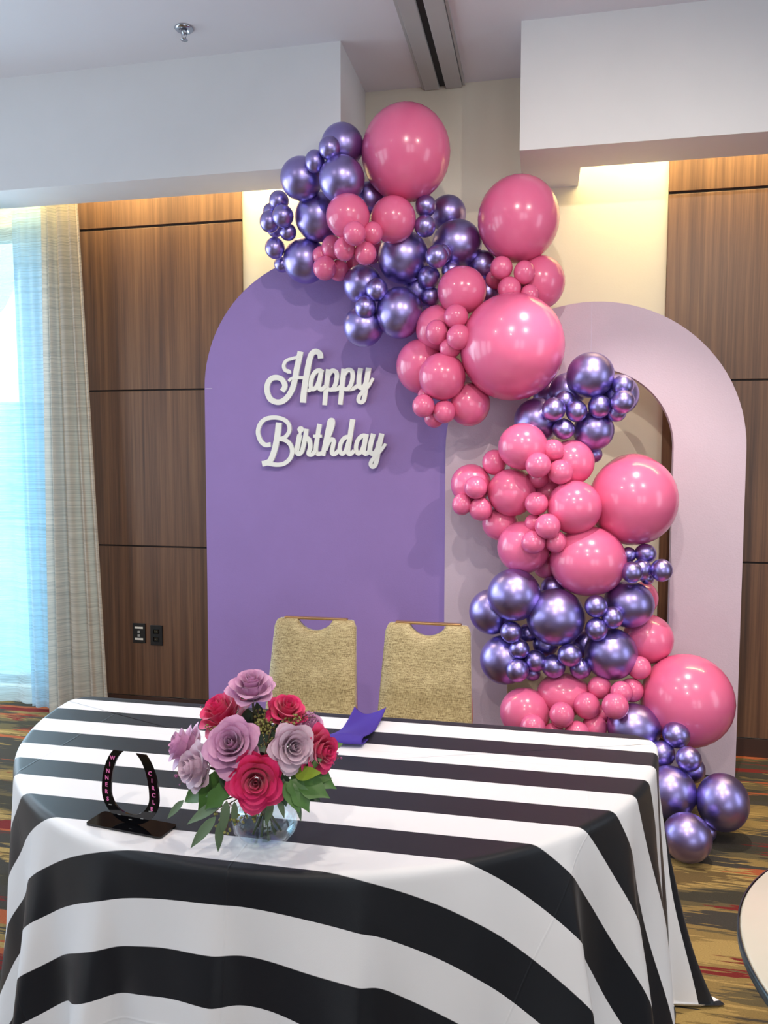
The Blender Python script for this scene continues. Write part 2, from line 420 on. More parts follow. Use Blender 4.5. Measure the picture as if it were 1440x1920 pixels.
# ceiling track of the folding partition
tr = empty('partition_track', (-.555, -3.0, ZC)); tag(tr, 'grey metal partition track with a dark slot running along the ceiling', 'track')
for a, b in ((-.118, -.106), (.103, .115)): box('edge_strip', (a, -3.4, -.014), (b, 2.995, -.0005), M['track'], tr)
box('rail', (-.103, -3.4, -.024), (-.022, 2.995, -.0005), M['track'], tr, .003)
box('rail', (.012, -3.4, -.024), (.100, 2.995, -.0005), M['track'], tr, .003)
box('slot', (-.022, -3.4, -.008), (.012, 2.995, -.0005), M['slot'], tr)
# sprinkler
sp = empty('sprinkler', (-1.682, -.787, ZC)); tag(sp, 'chrome fire sprinkler head hanging from the ceiling above the left soffit', 'sprinkler')
lathe('escutcheon', [(.018, -.001), (.043, -.001), (.044, -.004), (.036, -.011), (.026, -.013), (.022, -.006), (.018, -.001)], M['chrome'], sp, 28)
lathe('body', [(0, -.001), (.014, -.001), (.014, -.02), (.008, -.026), (.007, -.03), (0, -.03)], M['chrome'], sp, 16)
for s in (-1, 1): tube('arm', [(s*.010, 0, -.024), (s*.012, 0, -.034), (s*.005, 0, -.05)], .0022, M['chrome'], sp)
lathe('deflector', [(0, -.05), (.016, -.051), (.017, -.054), (0, -.055)], M['chrome'], sp, 18)
# wall plates
def plate(x0, x1, z0, z1, label, outlet):
    cx, cz = (x0+x1)/2, (z0+z1)/2; w2, h2 = (x1-x0)/2, (z1-z0)/2
    t = empty('wall_plate', (cx, -.016, cz)); tag(t, label, 'outlet')
    box('cover', (-w2, -.008, -h2), (w2, 0, h2), M['black_plastic'], t, .002)
    if outlet:
        for s in (-1, 1):
            bm = bmesh.new(); bm_box(bm, (-.017, -.011, s*.024-.015), (.017, -.008, s*.024+.015), .004); from_bm('socket', bm, M['gloss_black'], t)
            for k in (-1, 1): box('socket_slot', (k*.006-.001, -.0115, s*.024-.004), (k*.006+.001, -.011, s*.024+.006), M['strip'], t)
    else:
        for s in (.034, -.036): box('paper_label', (-.027, -.0092, s-.006), (.027, -.0081, s+.006), M['label'], t)
        for s in (.008, -.014):
            bm = bmesh.new(); bm_box(bm, (-.008, -.012, s-.007), (.008, -.008, s+.007), .001); from_bm('jack', bm, M['strip'], t)
plate(-2.449, -2.366, .434, .555, 'black data plate with two white paper labels on the wood panel', False)
plate(-2.332, -2.252, .424, .548, 'plain black power outlet right of the labelled plate on wood', True)

# ------------------------------------------------------------------ arches
def arch_outline(cx, R, zs, n=48): return [(cx+R*math.cos(PI*k/n), zs+R*math.sin(PI*k/n)) for k in range(n+1)]
bm = bmesh.new(); prism_bm(bm, [(-.445, .002)] + arch_outline(-1.145, .70, 1.95) + [(-1.845, .002)], -.26, -.20)
pa = from_bm('purple_arch', bm, M['purple_arch']); pa.data.materials.append(M['arch_edge'])
for pl in pa.data.polygons: pl.material_index = 1 if abs(pl.normal.y) < .5 else 0
tag(pa, 'solid deep purple arched backdrop panel bearing the white lettering', 'backdrop')
o_ = arch_outline(.2315, .7235, 1.6135); i_ = arch_outline(.2315, .3935, 1.62)
bm = bmesh.new(); band_bm(bm, [(.955, .002)] + o_ + [(-.492, .002)], [(.625, .002)] + i_ + [(-.162, .002)], -.312, -.262)
la = from_bm('pale_arch', bm, M['pale_arch']); la.data.materials.append(M['arch_edge'])
for pl in la.data.polygons: pl.material_index = 1 if abs(pl.normal.y) < .5 else 0
sm = box('seam', (.224, -.3128, 2.016), (.2262, -.3118, 2.334), M['arch_edge'], la); sm2 = box('seam', (-1.842, -.2608, 1.9505), (-1.80, -.2598, 1.953), M['arch_edge'], pa)
tag(la, 'pale lilac hollow arch frame standing right of the purple arch', 'backdrop')

# ------------------------------------------------------------------ lettering (cut-out script words, flat boards on stand-offs)
def letpos(u, v):
    a = u/1440; b = v/1248
    x = (1-b)*(-1.593+.883*a) + b*(-1.601+.894*a); z = (1-b)*(2.200-.025*a) + b*(1.446+.007*a)
    return x, z
def spline(pts, n=7, closed=False):
    P = [Vector(p) for p in pts]; out = []
    m = len(P)
    for i in range(m if closed else m-1):
        p0 = P[(i-1) % m] if closed or i > 0 else P[0]*2-P[1]; p1 = P[i]; p2 = P[(i+1) % m]
        p3 = P[(i+2) % m] if closed or i+2 < m else P[-1]*2-P[-2]
        for k in range(n):
            t = k/n
            out.append(.5*((2*p1)+(-p0+p2)*t+(2*p0-5*p1+4*p2-p3)*t*t+(-p0+3*p1-3*p2+p3)*t**3))
    out.append(P[0].copy() if closed else P[-1].copy()); return out
def ribbon(bm, pts, w0, w1=None, closed=False, y0=-.294, y1=-.281, org=(0, 0, 0)):
    c = spline(pts, 7, closed); w1 = w0 if w1 is None else w1; L = []
    m = len(c)
    for i, p in enumerate(c):
        if closed and i == m-1: break
        d = (c[(i+1) % (m-1)] - c[(i-1) % (m-1)]) if closed else (c[min(i+1, m-1)] - c[max(i-1, 0)])
        d.normalize(); nrm = Vector((-d.y, d.x)); wd = (w0+(w1-w0)*i/(m-1))/2
        q = []
        for s in (1, -1):
            e = p+nrm*wd*s; x, z = letpos(e.x, e.y)
            q.append(bm.verts.new((x-org[0], y0-.0016*i/m-org[1], z-org[2]))); q.append(bm.verts.new((x-org[0], y1-org[1], z-org[2])))
        L.append(q)
    k = len(L); rng = range(k) if closed else range(k-1)
    for i in rng:
        a, b = L[i], L[(i+1) % k]
        bm.faces.new((a[0], b[0], b[2], a[2])); bm.faces.new((a[3], b[3], b[1], a[1]))
        bm.faces.new((a[1], b[1], b[0], a[0])); bm.faces.new((a[2], b[2], b[3], a[3]))
    if not closed:
        for q in (L[0], L[-1]): bm.faces.new((q[0], q[1], q[3], q[2]))
def word(name, label, letters):
    u0, v0 = letters[0][0][0][0]; x, z = letpos(u0, v0); org = (x, -.281, z)
    t = empty(name, org); tag(t, label, 'lettering')
    for strokes in letters:
        bm = bmesh.new()
        for s in strokes: ribbon(bm, s[0], *s[1:], y0=-.294-.0006*(NS_[0] % 6), org=org); NS_[0] += 1
        bmesh.ops.recalc_face_normals(bm, faces=bm.faces)
        from_bm('letter', bm, M['white_letter'], t)
    bm = bmesh.new()
    for dx, dz in letters_pins[name]:
        x2, z2 = letpos(dx, dz); bm_box(bm, (x2-.008-org[0], 0, z2-.008-org[2]), (x2+.008-org[0], .021, z2+.008-org[2]))
    from_bm('standoff', bm, M['slot'], t)
letters_pins = {'happy_lettering': [(465, 330), (545, 400), (740, 420), (1100, 400)], 'birthday_lettering': [(290, 900), (500, 900), (750, 900), (960, 900), (1205, 980)]}
NS_ = [0]
H_ = [([(515, 92), (500, 160), (480, 250), (462, 350), (438, 430), (395, 500), (340, 540), (280, 540), (232, 508), (208, 440), (216, 375), (252, 332), (302, 324), (345, 342), (370, 385), (366, 420), (346, 446)], 52, 46),
      ([(410, 288), (408, 268), (375, 258), (362, 218), (385, 175), (440, 155), (502, 140)], 36, 26),
      ([(405, 356), (436, 332), (490, 326), (560, 326)], 24, 28),
      ([(697, 155), (690, 112), (655, 92), (620, 112), (597, 170), (577, 270), (558, 380), (544, 480), (538, 549)], 48, 54)]
a_ = [([(702, 272), (668, 264), (632, 300), (612, 355), (610, 408), (630, 430), (660, 408), (684, 352)], 40, 36, True),
      ([(708, 253), (692, 335), (682, 410), (705, 432), (745, 400)], 44, 34), ([(560, 432), (590, 440), (614, 420)], 34, 34)]
p_ = [([(768, 250), (750, 400), (733, 571)], 46, 40), ([(762, 310), (800, 264), (838, 278), (842, 330), (826, 395), (798, 432), (758, 428)], 40, 36), ([(798, 434), (846, 428), (888, 395)], 34, 34)]
p2_ = [([(906, 246), (890, 400), (874, 567)], 46, 40), ([(900, 305), (940, 258), (978, 270), (983, 330), (966, 392), (936, 428), (896, 424)], 40, 36), ([(936, 432), (988, 424), (1032, 392)], 34, 34)]
y_ = [([(1053, 240), (1040, 320), (1040, 392), (1062, 418), (1092, 392), (1110, 330)], 44, 40),
      ([(1124, 237), (1105, 360), (1092, 470), (1080, 528), (1055, 546), (1034, 526), (1046, 482), (1085, 440), (1130, 392), (1164, 328)], 46, 26)]
word('happy_lettering', 'white cut-out script word Happy on the purple arch', [H_, a_, p_, p2_, y_])
B_ = [([(240, 925), (190, 928), (148, 890), (125, 820), (140, 750), (187, 700), (262, 682), (342, 692), (397, 727), (416, 782), (400, 832), (360, 866), (306, 874)], 42, 34),
      ([(318, 728), (302, 860), (276, 980), (240, 1068), (200, 1092), (164, 1100)], 54, 50),
      ([(320, 872), (388, 892), (430, 940), (440, 1000), (416, 1058), (362, 1100), (292, 1108), (215, 1096)], 38, 38)]
i2_ = [([(508, 838), (490, 930), (482, 990), (502, 1012), (534, 985)], 46, 38), ([(517, 777), (530, 790), (517, 803), (504, 790)], 34, 34, True), ([(448, 995), (470, 975), (486, 930)], 38, 32), ([(517, 800), (508, 845)], 22, 26)]
r_ = [([(530, 988), (552, 900), (572, 784)], 38, 40), ([(556, 858), (594, 884), (604, 950), (590, 1008), (620, 1016), (652, 980)], 42, 36)]
t_ = [([(688, 740), (666, 870), (654, 980), (676, 1012), (704, 1004)], 42, 36), ([(630, 850), (708, 850)], 28, 28)]
h_ = [([(716, 1028), (746, 880), (768, 770), (780, 712), (805, 706), (808, 745), (790, 812), (758, 892)], 42, 30), ([(738, 975), (766, 905), (798, 878), (816, 898), (806, 950), (800, 1000), (822, 1014), (858, 982)], 40, 36)]
d_ = [([(984, 697), (956, 880), (942, 985), (962, 1012), (998, 982)], 46, 36), ([(955, 862), (918, 862), (882, 905), (868, 968), (888, 1010), (920, 985), (944, 910)], 38, 34, True)]
a2_ = [([(1095, 850), (1062, 850), (1026, 892), (1012, 960), (1030, 1008), (1060, 985), (1088, 910)], 38, 34, True), ([(1104, 830), (1086, 930), (1080, 988), (1102, 1010), (1140, 975)], 44, 36)]
y2_ = [([(1166, 828), (1142, 920), (1136, 985), (1164, 1010), (1198, 970), (1214, 900)], 44, 38),
       ([(1240, 826), (1214, 950), (1196, 1060), (1180, 1114), (1156, 1126), (1142, 1100), (1160, 1058), (1210, 1005), (1245, 960), (1274, 918)], 46, 26)]
word('birthday_lettering', 'white cut-out script word Birthday on the purple arch', [B_, i2_, r_, t_, h_, d_, a2_, y2_])

# ------------------------------------------------------------------ chairs
def make_chair(x, rz, label):
    t = empty('banquet_chair', (x, -1.42, 0), rz); tag(t, label, 'chair', 'gold banquet chairs behind the table')
    zb, zt = .47, .872
    def tilt(z): return .215 + .24*(z-.5)              # the back leans away from the seat
    NU, NV = 36, 26; bm = bmesh.new()
    def ztop(u):
        k = abs(u); d = 0
        if k < .44: d = .048*(1-(k/.44)**2)**.75 if k < .43 else 0
        if k > .88: d = .03*(1-math.sqrt(max(0, 1-((k-.88)/.12)**2)))
        return zt-d
    F_, B2 = [], []
    for j in range(NV+1):
        v = j/NV; fr, bk = [], []
        for i in range(NU+1):
            u = -1+2*i/NU; z = zb+(ztop(u)-zb)*v
            hw = .197-.019*(z-zb)/(zt-zb)
            e = (1-abs(u)**6)*(1-max(0, (v-.5)*2)**8)
            pad = .016*e + .010*e*math.exp(-((v-.42)/.16)**2)
            fr.append(bm.verts.new((u*hw, tilt(z)-.012-pad, z))); bk.append(bm.verts.new((u*hw, tilt(z)+.016, z)))
        F_.append(fr); B2.append(bk)
    for j in range(NV):
        for i in range(NU):
            bm.faces.new((F_[j][i], F_[j][i+1], F_[j+1][i+1], F_[j+1][i])); bm.faces.new((B2[j][i+1], B2[j][i], B2[j+1][i], B2[j+1][i+1]))
        bm.faces.new((B2[j][0], F_[j][0], F_[j+1][0], B2[j+1][0])); bm.faces.new((F_[j][NU], B2[j][NU], B2[j+1][NU], F_[j+1][NU]))
    for i in range(NU):
        bm.faces.new((F_[NV][i], F_[NV][i+1], B2[NV][i+1], B2[NV][i])); bm.faces.new((F_[0][i+1], F_[0][i], B2[0][i], B2[0][i+1]))
    from_bm('backrest', bm, M['chair'], t, True)
    M_ = M['brass']
    y_t = tilt(zt)
    hb = bmesh.new(); bm_box(hb, (-.140, y_t-.008, zt-.003), (.140, y_t+.018, zt+.007), .003); h = from_bm('handle_bar', hb, M_, t); h['label'] = 'champagne metal grip bar'
    for s in (-1, 1):
        tube('back_frame', [(s*.185, .21, .40), (s*.188, .235, .5), (s*.176, .262+.02, .64), (s*.166, .335-.02, .84)], .011, M_, t, 8)
        tube('leg', [(s*.185, .21, .41), (s*.190, .26, .2), (s*.195, .30, .0)], .012, M_, t, 8)
        tube('leg', [(s*.185, -.20, .41), (s*.188, -.22, .2), (s*.19, -.235, .0)], .012, M_, t, 8)
    bm = bmesh.new(); bm_box(bm, (-.205, -.235, .415), (.205, .20, .475), .022); from_bm('seat', bm, M['chair'], t, True)
    box('seat_rail', (-.19, -.21, .395), (.19, .205, .414), M_, t, .004)
make_chair(-.942, .03, 'gold woven banquet chair nearer the bouquet, behind the striped table')
make_chair(-.463, -.01, 'gold woven banquet chair beside the balloons, behind the striped table')

# ------------------------------------------------------------------ striped tablecloth over the half-moon table
CX, YB, RT, ZT = -.600, -1.992, .916, .765
RC = .06
per = []                                              # (edge point, normal, kind, parameter)
a0 = .066
for k in range(421):
    a = a0+(PI-2*a0)*k/420; per.append(((CX+RT*math.cos(a), YB-RT*math.sin(a)), (math.cos(a), -math.sin(a)), math.degrees(a)))
def corner(cx, cy, g0, g1, n, base):
    for k in range(1, n):
        g = g0+(g1-g0)*k/n; per.append(((cx+RC*math.cos(g), cy+RC*math.sin(g)), (math.cos(g), math.sin(g)), base+math.degrees(abs(g-g0))))
corner(CX-RT+RC+.001, YB-RC, PI+.066, PI/2, 48, 180)
for k in range(1, 60): per.append(((CX-RT+RC+(2*RT-2*RC)*k/60, YB), (0, 1), 272+k*(86/60)))
corner(CX+RT-RC-.001, YB-RC, PI/2, -.066, 48, 360)
NP = len(per)
# ridges: centre (deg), width towards smaller angle, width towards larger angle, depth
RIDGES = [(6, 4, 5, .03), (19, 3.5, 4, .065), (31, 2.6, 4.5, .10), (45, 2.0, 8, .165), (60, 3, 6, .05), (74, 2.0, 9, .12), (91, 2.2, 8, .095), (108, 2.4, 4.5, .11), (122, 2.4, 5, .10), (138, 5, 6, .06), (155, 5, 6, .05), (171, 4, 5, .04),
          (222, 14, 14, .20), (290, 6, 6, .04), (315, 6, 6, .045), (338, 6, 6, .04), (443, 8, 8, .13)]
def flare(b):
    s = (.022 if b < 125 else .008) if b < 180 else (.035 if 268 < b < 362 else .03)
    for c, w0, w1, d in RIDGES:
        x = b-c; wd = w1 if x > 0 else w0; s += d*math.exp(-(x/wd)**2)
    return s
r0 = .016; NS = 44
bm = bmesh.new(); uvl = bm.loops.layers.uv.new('flat')
rows = []; flat = {}
rnd = random.Random(4)
cols = []
for idx, (E_, N_, b) in enumerate(per):
    fl = flare(b); smax = .80 if b < 180 else (.80+.10*math.sin(PI*(b-180)/92) if b < 272 else (.80 if b < 360 else .80+.16*math.sin(PI*min(1, (b-360)/93))))
    col = []; dr = 0; z = ZT; s = 0; s_old = 0
    for j in range(NS+1):
        s = smax*(j/NS)**1.45; ds = s-s_old; s_old = s
        if s <= r0*PI/2: dr = r0*math.sin(s/r0); z = ZT-r0*(1-math.cos(s/r0))
        else:
            g = lambda q: max(0, (q-r0)/.72)
            tgt = r0 + fl*(g(s)**(1.15 if b < 360 else 1.7))
            if z > .006:
                step = min(.9*ds, max(-.5*ds, tgt-dr)); dr += step; z -= math.sqrt(max(1e-9, ds*ds-step*step))
                if z < .006: z = .006
            else: dr += ds*.55; z = .006+.010*(.5+.5*math.sin(b*.6+s*40))
        wv = .0045*math.sin(b*.55+s*9)*min(1, max(0, s-.05)*3)
        x = E_[0]+N_[0]*(dr+wv); y = E_[1]+N_[1]*(dr+wv)
        v = bm.verts.new((x, y, z)); flat[v] = (E_[0]+N_[0]*s, E_[1]+N_[1]*s); col.append(v)
    cols.append(col)
for i in range(NP):
    a, b2 = cols[i], cols[(i+1) % NP]
    for j in range(NS): bm.faces.new((a[j], a[j+1], b2[j+1], b2[j]))
ctr = Vector((CX, YB-.40)); prev = [c[0] for c in cols]
for f in (.99, .93, .8, .6, .4, .2):
    ring = []
    for (E_, N_, b) in per:
        p = ctr+(Vector(E_)-ctr)*f; v = bm.verts.new((p.x, p.y, ZT)); flat[v] = (p.x, p.y); ring.append(v)
    for i in range(NP):
        k = (i+1) % NP; bm.faces.new((ring[i], prev[i], prev[k], ring[k]))
    prev = ring
v = bm.verts.new((ctr.x, ctr.y, ZT)); flat[v] = (ctr.x, ctr.y)
for i in range(NP): bm.faces.new((v, prev[i], prev[(i+1) % NP]))
for f in bm.faces:
    for l in f.loops: l[uvl].uv = flat[l.vert]
bmesh.ops.recalc_face_normals(bm, faces=bm.faces)
cl = from_bm('tablecloth', bm, M['cloth'], None, True)
tag(cl, 'black and white striped satin tablecloth draped over the half-moon table', 'tablecloth')

# ------------------------------------------------------------------ napkin
bm = bmesh.new(); rows = []
path = [(0, .012), (.03, .007), (.08, .004), (.14, .006), (.19, .014), (.235, .024), (.262, .024), (.272, .014), (.262, .006), (.235, .0035), (.2, .002)]
cp = spline([(a, b) for a, b in path], 5)
for p in cp:
    row = []
    for i in range(15):
        u = -1+2*i/14
        lift = .016*u*u*max(0, 1-p.x/.12)
        notch = .018*(1-u*u)*max(0, 1-p.x/.1)
        row.append(bm.verts.new((-.512+u*.049-.05*p.x, -1.993-p.x-notch+.004*u, ZT+p.y+lift+.001+.003*math.sin(3*u+9*p.x)*(p.x < .24)+.002)))
    rows.append(row)
for a, b in zip(rows, rows[1:]):
    for i in range(14): bm.faces.new((a[i], a[i+1], b[i+1], b[i]))
nk = from_bm('napkin', bm, M['napkin'], None, True)
so = nk.modifiers.new('thickness', 'SOLIDIFY'); so.thickness = .0016; so.offset = 1
tag(nk, 'folded purple cloth napkin lying at the back edge of the striped table', 'napkin')

# ------------------------------------------------------------------ horseshoe sign
hs = empty('horseshoe_sign', (-.866, -2.797, ZT+.001), -.13); tag(hs, 'glossy black horseshoe sign on a flat base, on the striped cloth', 'sign')
bm = bmesh.new()
def rrect(w2, h2, r, n=5):
    out = []
    for cx, cy, g in ((w2-r, h2-r, 0), (-w2+r, h2-r, 90), (-w2+r, -h2+r, 180), (w2-r, -h2+r, 270)):
        for k in range(n+1): a = math.radians(g+90*k/n); out.append((cx+r*math.cos(a), cy+r*math.sin(a)))
    return out
pts = rrect(.097, .031, .008); lo = [bm.verts.new((x, y, 0)) for x, y in pts]; hi = [bm.verts.new((x, y, .004)) for x, y in pts]
bm.faces.new(hi); bm.faces.new(lo[::-1])
for i in range(len(pts)): bm.faces.new((lo[i], lo[(i+1) % len(pts)], hi[(i+1) % len(pts)], hi[i]))
from_bm('base', bm, M['gloss_black'], hs)
HC = .070
def shoe(t, inner):                                   # t from -1 (left tip) round the bottom to 1 (right tip)
    if inner: a = t*math.radians(160); return (.0495*math.sin(a), HC-(.045 if abs(a) < PI/2 else .099)*math.cos(a))
    a = t*math.radians(145); return (.074*math.sin(a), HC-(.0665 if abs(a) < PI/2 else .1135)*math.cos(a))
outer = [shoe(-1+2*k/60, False) for k in range(61)]; inn = [shoe(-1+2*k/60, True) for k in range(61)]
bm = bmesh.new(); band_bm(bm, outer, inn, -.002, .002); from_bm('horseshoe', bm, M['gloss_black'], hs)
bm = bmesh.new()
for deg in (-.38, -.19, 0, .19, .38):                # nail slots along the lower bend
    (ix, iz), (ox, oz) = shoe(deg, True), shoe(deg, False); x = (ix+ox)/2; z = (iz+oz)/2
    bm_box(bm, (x-.004, -.0026, z-.0009), (x+.004, -.0021, z+.0009))
from_bm('nail_slot', bm, M['strip'], hs)
def letter(ch, side, zz, size=.0125):
    t = min((abs((shoe(side*k/400, True)[1]+shoe(side*k/400, False)[1])/2-zz), k/400) for k in range(120, 400))[1]*side
    pi_, po = shoe(t, True), shoe(t, False)
    c = bpy.data.curves.new('letter', 'FONT'); c.body = ch; c.size = size; c.align_x = 'CENTER'; c.align_y = 'CENTER'; c.extrude = .0003; c.offset = .0003
    tmp = bpy.data.objects.new('tmp', c); COL.objects.link(tmp)
    bpy.context.view_layer.update()
    me = bpy.data.meshes.new_from_object(tmp.evaluated_get(bpy.context.evaluated_depsgraph_get()))
    bpy.data.objects.remove(tmp); me.materials.clear(); me.materials.append(M['pink_print'])
    o = mesh_obj('letter', me, hs); o.location = ((pi_[0]+po[0])/2, -.0024, (pi_[1]+po[1])/2)
    o.rotation_euler = (PI/2, 0, 0)
for i, ch in enumerate('WINNERS'): letter(ch, -1, .146-.094*i/6)
for i, ch in enumerate('CIRCLE'): letter(ch, 1, .124-.078*i/5)

# ------------------------------------------------------------------ bouquet: vase, roses, sprigs
VX, VY = -.560, -2.790
vs = empty('vase', (VX, VY, ZT+.001)); tag(vs, 'squat round clear glass vase holding the roses', 'vase')
prof_o = [(0, 0), (.044, 0), (.058, .010), (.0675, .026), (.0705, .044), (.067, .064), (.058, .082), (.048, .096), (.044, .106), (.047, .116)]
prof_i = [(.0445, .116), (.0415, .106), (.0455, .095), (.0555, .081), (.0645, .063), (.068, .044), (.065, .028), (.056, .013), (.043, .005), (0, .005)]
lathe('bowl', prof_o+prof_i, M['vase'], vs, 40)
wt = lathe('water', [(0, .0055), (.0425, .0055), (.0555, .0135), (.0645, .0285), (.0675, .044), (.0645, .060), (0, .060)], M['water'], vs, 40)
wt['label'] = 'clear water'

def petal_mesh(name, rt, zt, zb, rb, half, curl, point, mat):
    bm = bmesh.new(); NU, NV = 6, 5; g = []
    for j in range(NV+1):
        row = []
        for i in range(NU+1):
            u = -1+2*i/NU; v = (j/NV)*(1-(.10+point)*abs(u)**(2.6 if point < .12 else 1.7))
            r = rb+(rt-rb)*math.sin(min(1, v*1.08)*PI/2)**.8; z = zb+(zt-zb)*v**1.15
            if v > .72:
                q = (v-.72)/.28; r += curl*.010*q*q+curl*.004*q; z -= curl*.008*q*q
            a = u*half*(.55+.45*min(1, v*1.6))
            r *= 1+.05*abs(u)**3
            row.append(bm.verts.new((r*math.sin(a), r*math.cos(a), z)))
        g.append(row)
    for a, b in zip(g, g[1:]):
        for i in range(NU): bm.faces.new((a[i], a[i+1], b[i+1], b[i]))
    me = bpy.data.meshes.new(name); bm.to_mesh(me); bm.free()
    me.polygons.foreach_set('use_smooth', [True]*len(me.polygons)); me.materials.append(mat); return me
LAYERS = [(2, .0030, .0385, -.005, .003, 1.9, .0, 0), (3, .0070, .040, -.005, .004, 1.35, .05, 0), (4, .0125, .040, -.010, .005, 1.05, .25, 0), (4, .0190, .038, -.014, .006, .98, .5, .03), (5, .0265, .034, -.017, .007, .84, .8, .06), (5, .0350, .026, -.019, .008, .78, 1.0, .12), (5, .0430, .013, -.021, .008, .72, 1.15, .20)]
PET = {}
for key in ('rose_hot', 'rose_lav', 'rose_pale'):
    PET[key] = [petal_mesh('petal', *L[1:3], L[3], L[4], L[5], L[6], L[7], M[key]) for L in LAYERS]
def rose(pos, direction, size, key, label, lean=0):
    pos = Vector(pos); d = Vector(direction).normalized(); rn = random.Random(label)
    t = empty('rose', pos); tag(t, label, 'rose', 'roses in the glass vase')
    q = d.to_track_quat('Z', 'Y'); k = size/.05
    for li, L in enumerate(LAYERS):
        off = rn.uniform(0, 6.28)
        for i in range(L[0]):
            o = mesh_obj('petal', PET[key][li], t); o.rotation_mode = 'QUATERNION'
            a = off+2*PI*i/L[0]+rn.uniform(-.12, .12)
            tl = Euler((rn.uniform(-.07, .07)-(.03*(li-1) if li > 4 else 0), rn.uniform(-.05, .05), a)).to_quaternion()
            o.rotation_quaternion = q @ tl; sc = k*rn.uniform(.94, 1.05); o.scale = (sc, sc, sc)
    nx = rn.uniform(-.016, .016); ny = rn.uniform(-.016, .016)
    neck = Vector((VX+nx, VY+ny, ZT+.106)); foot = Vector((VX-nx*1.8, VY-ny*1.8, ZT+.010)); top = pos-d*.018*k
    mid = (top-d*.03+neck*1.0)/2; mid.z = max(mid.z, neck.z+.004)
    tube('stem', [p-pos for p in spline([tuple(top), tuple(mid), tuple(neck), tuple((neck+foot)/2), tuple(foot)], 3)], .0026, M['stem'], t)
    bm = bmesh.new()
    for i in range(5):                               # sepals
        a = 2*PI*i/5; e = Vector((math.cos(a), math.sin(a), 0)); f = Vector((-math.sin(a), math.cos(a), 0))
        p = [Vector((0, 0, -.021))+e*.004, Vector((0, 0, -.016))+e*.012+f*.005, Vector((0, 0, -.010))+e*.030, Vector((0, 0, -.016))+e*.012-f*.005]
        bm.faces.new([bm.verts.new(q @ (v*k)) for v in p])
    from_bm('calyx', bm, M['leaf'], t)
rose((-0.535, -2.905, 0.941), (.30, -.88, .22), .054, 'rose_hot', 'fully open hot pink rose at the front, lowest over the vase')
rose((-0.590, -2.885, 0.999), (.10, -.80, .55), .055, 'rose_lav', 'large open lavender rose at the front centre of the bouquet')
rose((-0.471, -2.875, 1.002), (.55, -.78, .30), .046, 'rose_pale', 'pale lavender rose right of the large lavender one')
rose((-0.431, -2.835, 0.982), (.92, -.40, .12), .046, 'rose_hot', 'hot pink rose at the right edge of the bouquet')
rose((-0.583, -2.800, 1.087), (.10, -.30, .95), .048, 'rose_lav', 'topmost lavender rose seen from the side')
rose((-0.639, -2.815, 1.034), (-.40, -.45, .80), .054, 'rose_hot', 'hot pink rose at the upper left with broad outer petals')
rose((-0.512, -2.790, 1.040), (.35, -.35, .87), .042, 'rose_hot', 'hot pink rose at the upper right, in front of a chair')
rose((-0.728, -2.800, 0.951), (-.80, -.42, .42), .050, 'rose_lav', 'lavender rose at the far left of the bouquet')
rose((-0.671, -2.870, 0.943), (-.62, -.76, .20), .047, 'rose_pale', 'small pale lavender rose at the lower left, beside the horseshoe')
rose((-0.476, -2.745, 0.993), (.75, -.15, .60), .036, 'rose_lav', 'half hidden lavender rose behind the right-hand ones')

def leaf_mesh(name, L, W, bend, mat, lobes=0):
    bm = bmesh.new(); NV = 8; g = []
    for j in range(NV+1):
        v = j/NV; w2 = W*math.sin(PI*min(1, v**.8))**.9*(1-.25*v)
        if lobes: w2 *= 1+.22*math.sin(v*PI*lobes)
        z = -bend*v*v; row = []
        for u in (-1, -.5, 0, .5, 1): row.append(bm.verts.new((u*w2, L*v, z+.16*abs(u)*w2+.05*w2*math.sin(9*v+u))))
        g.append(row)
    for a, b in zip(g, g[1:]):
        for i in range(4): bm.faces.new((a[i], a[i+1], b[i+1], b[i]))
    me = bpy.data.meshes.new(name); bm.to_mesh(me); bm.free()
    me.polygons.foreach_set('use_smooth', [True]*len(me.polygons)); me.materials.append(mat); return me
LV = {'broad': leaf_mesh('leaf', .075, .021, .012, M['leaf'], 0), 'dark': leaf_mesh('leaf', .075, .024, .008, M['leaf_dark'], 0), 'lime': leaf_mesh('leaf', .065, .018, .006, M['leaf_lime'], 0),
      'lobed': leaf_mesh('leaf', .085, .026, .014, M['leaf'], 4), 'slim': leaf_mesh('leaf', .075, .0105, .016, M['eucalyptus'], 0)}
def place_leaf(par, kind, base, direction, up, size, org):
    d = Vector(direction).normalized(); u = Vector(up); x = d.cross(u).normalized(); u = x.cross(d)
    m = Matrix((x, d, u)).transposed().to_4x4()
    o = mesh_obj('leaf', LV[kind], par); o.rotation_mode = 'QUATERNION'; o.rotation_quaternion = m.to_quaternion()
    o.location = Vector(base)-org; o.scale = (size,)*3
def sprig(label, leaves, name='foliage_sprig', cat='foliage'):
    org = Vector(leaves[0][1]); t = empty(name, org); tag(t, label, cat)
    neck = Vector((VX, VY, ZT+.112))
    for kind, base, tip, up, size in leaves:
        b, e = Vector(base), Vector(tip); place_leaf(t, kind, b, e-b, up, (e-b).length/.08*size, org)
    m = (org+neck)/2; m.z = max(m.z, neck.z)
    tube('stem', [p-org for p in spline([tuple(org), tuple(m), tuple(neck), (VX+.01, VY-.012, ZT+.05), (VX+.02, VY+.012, ZT+.012)], 3)], .0016, M['stem'], t)
V_ = (.34, -.7, .62)
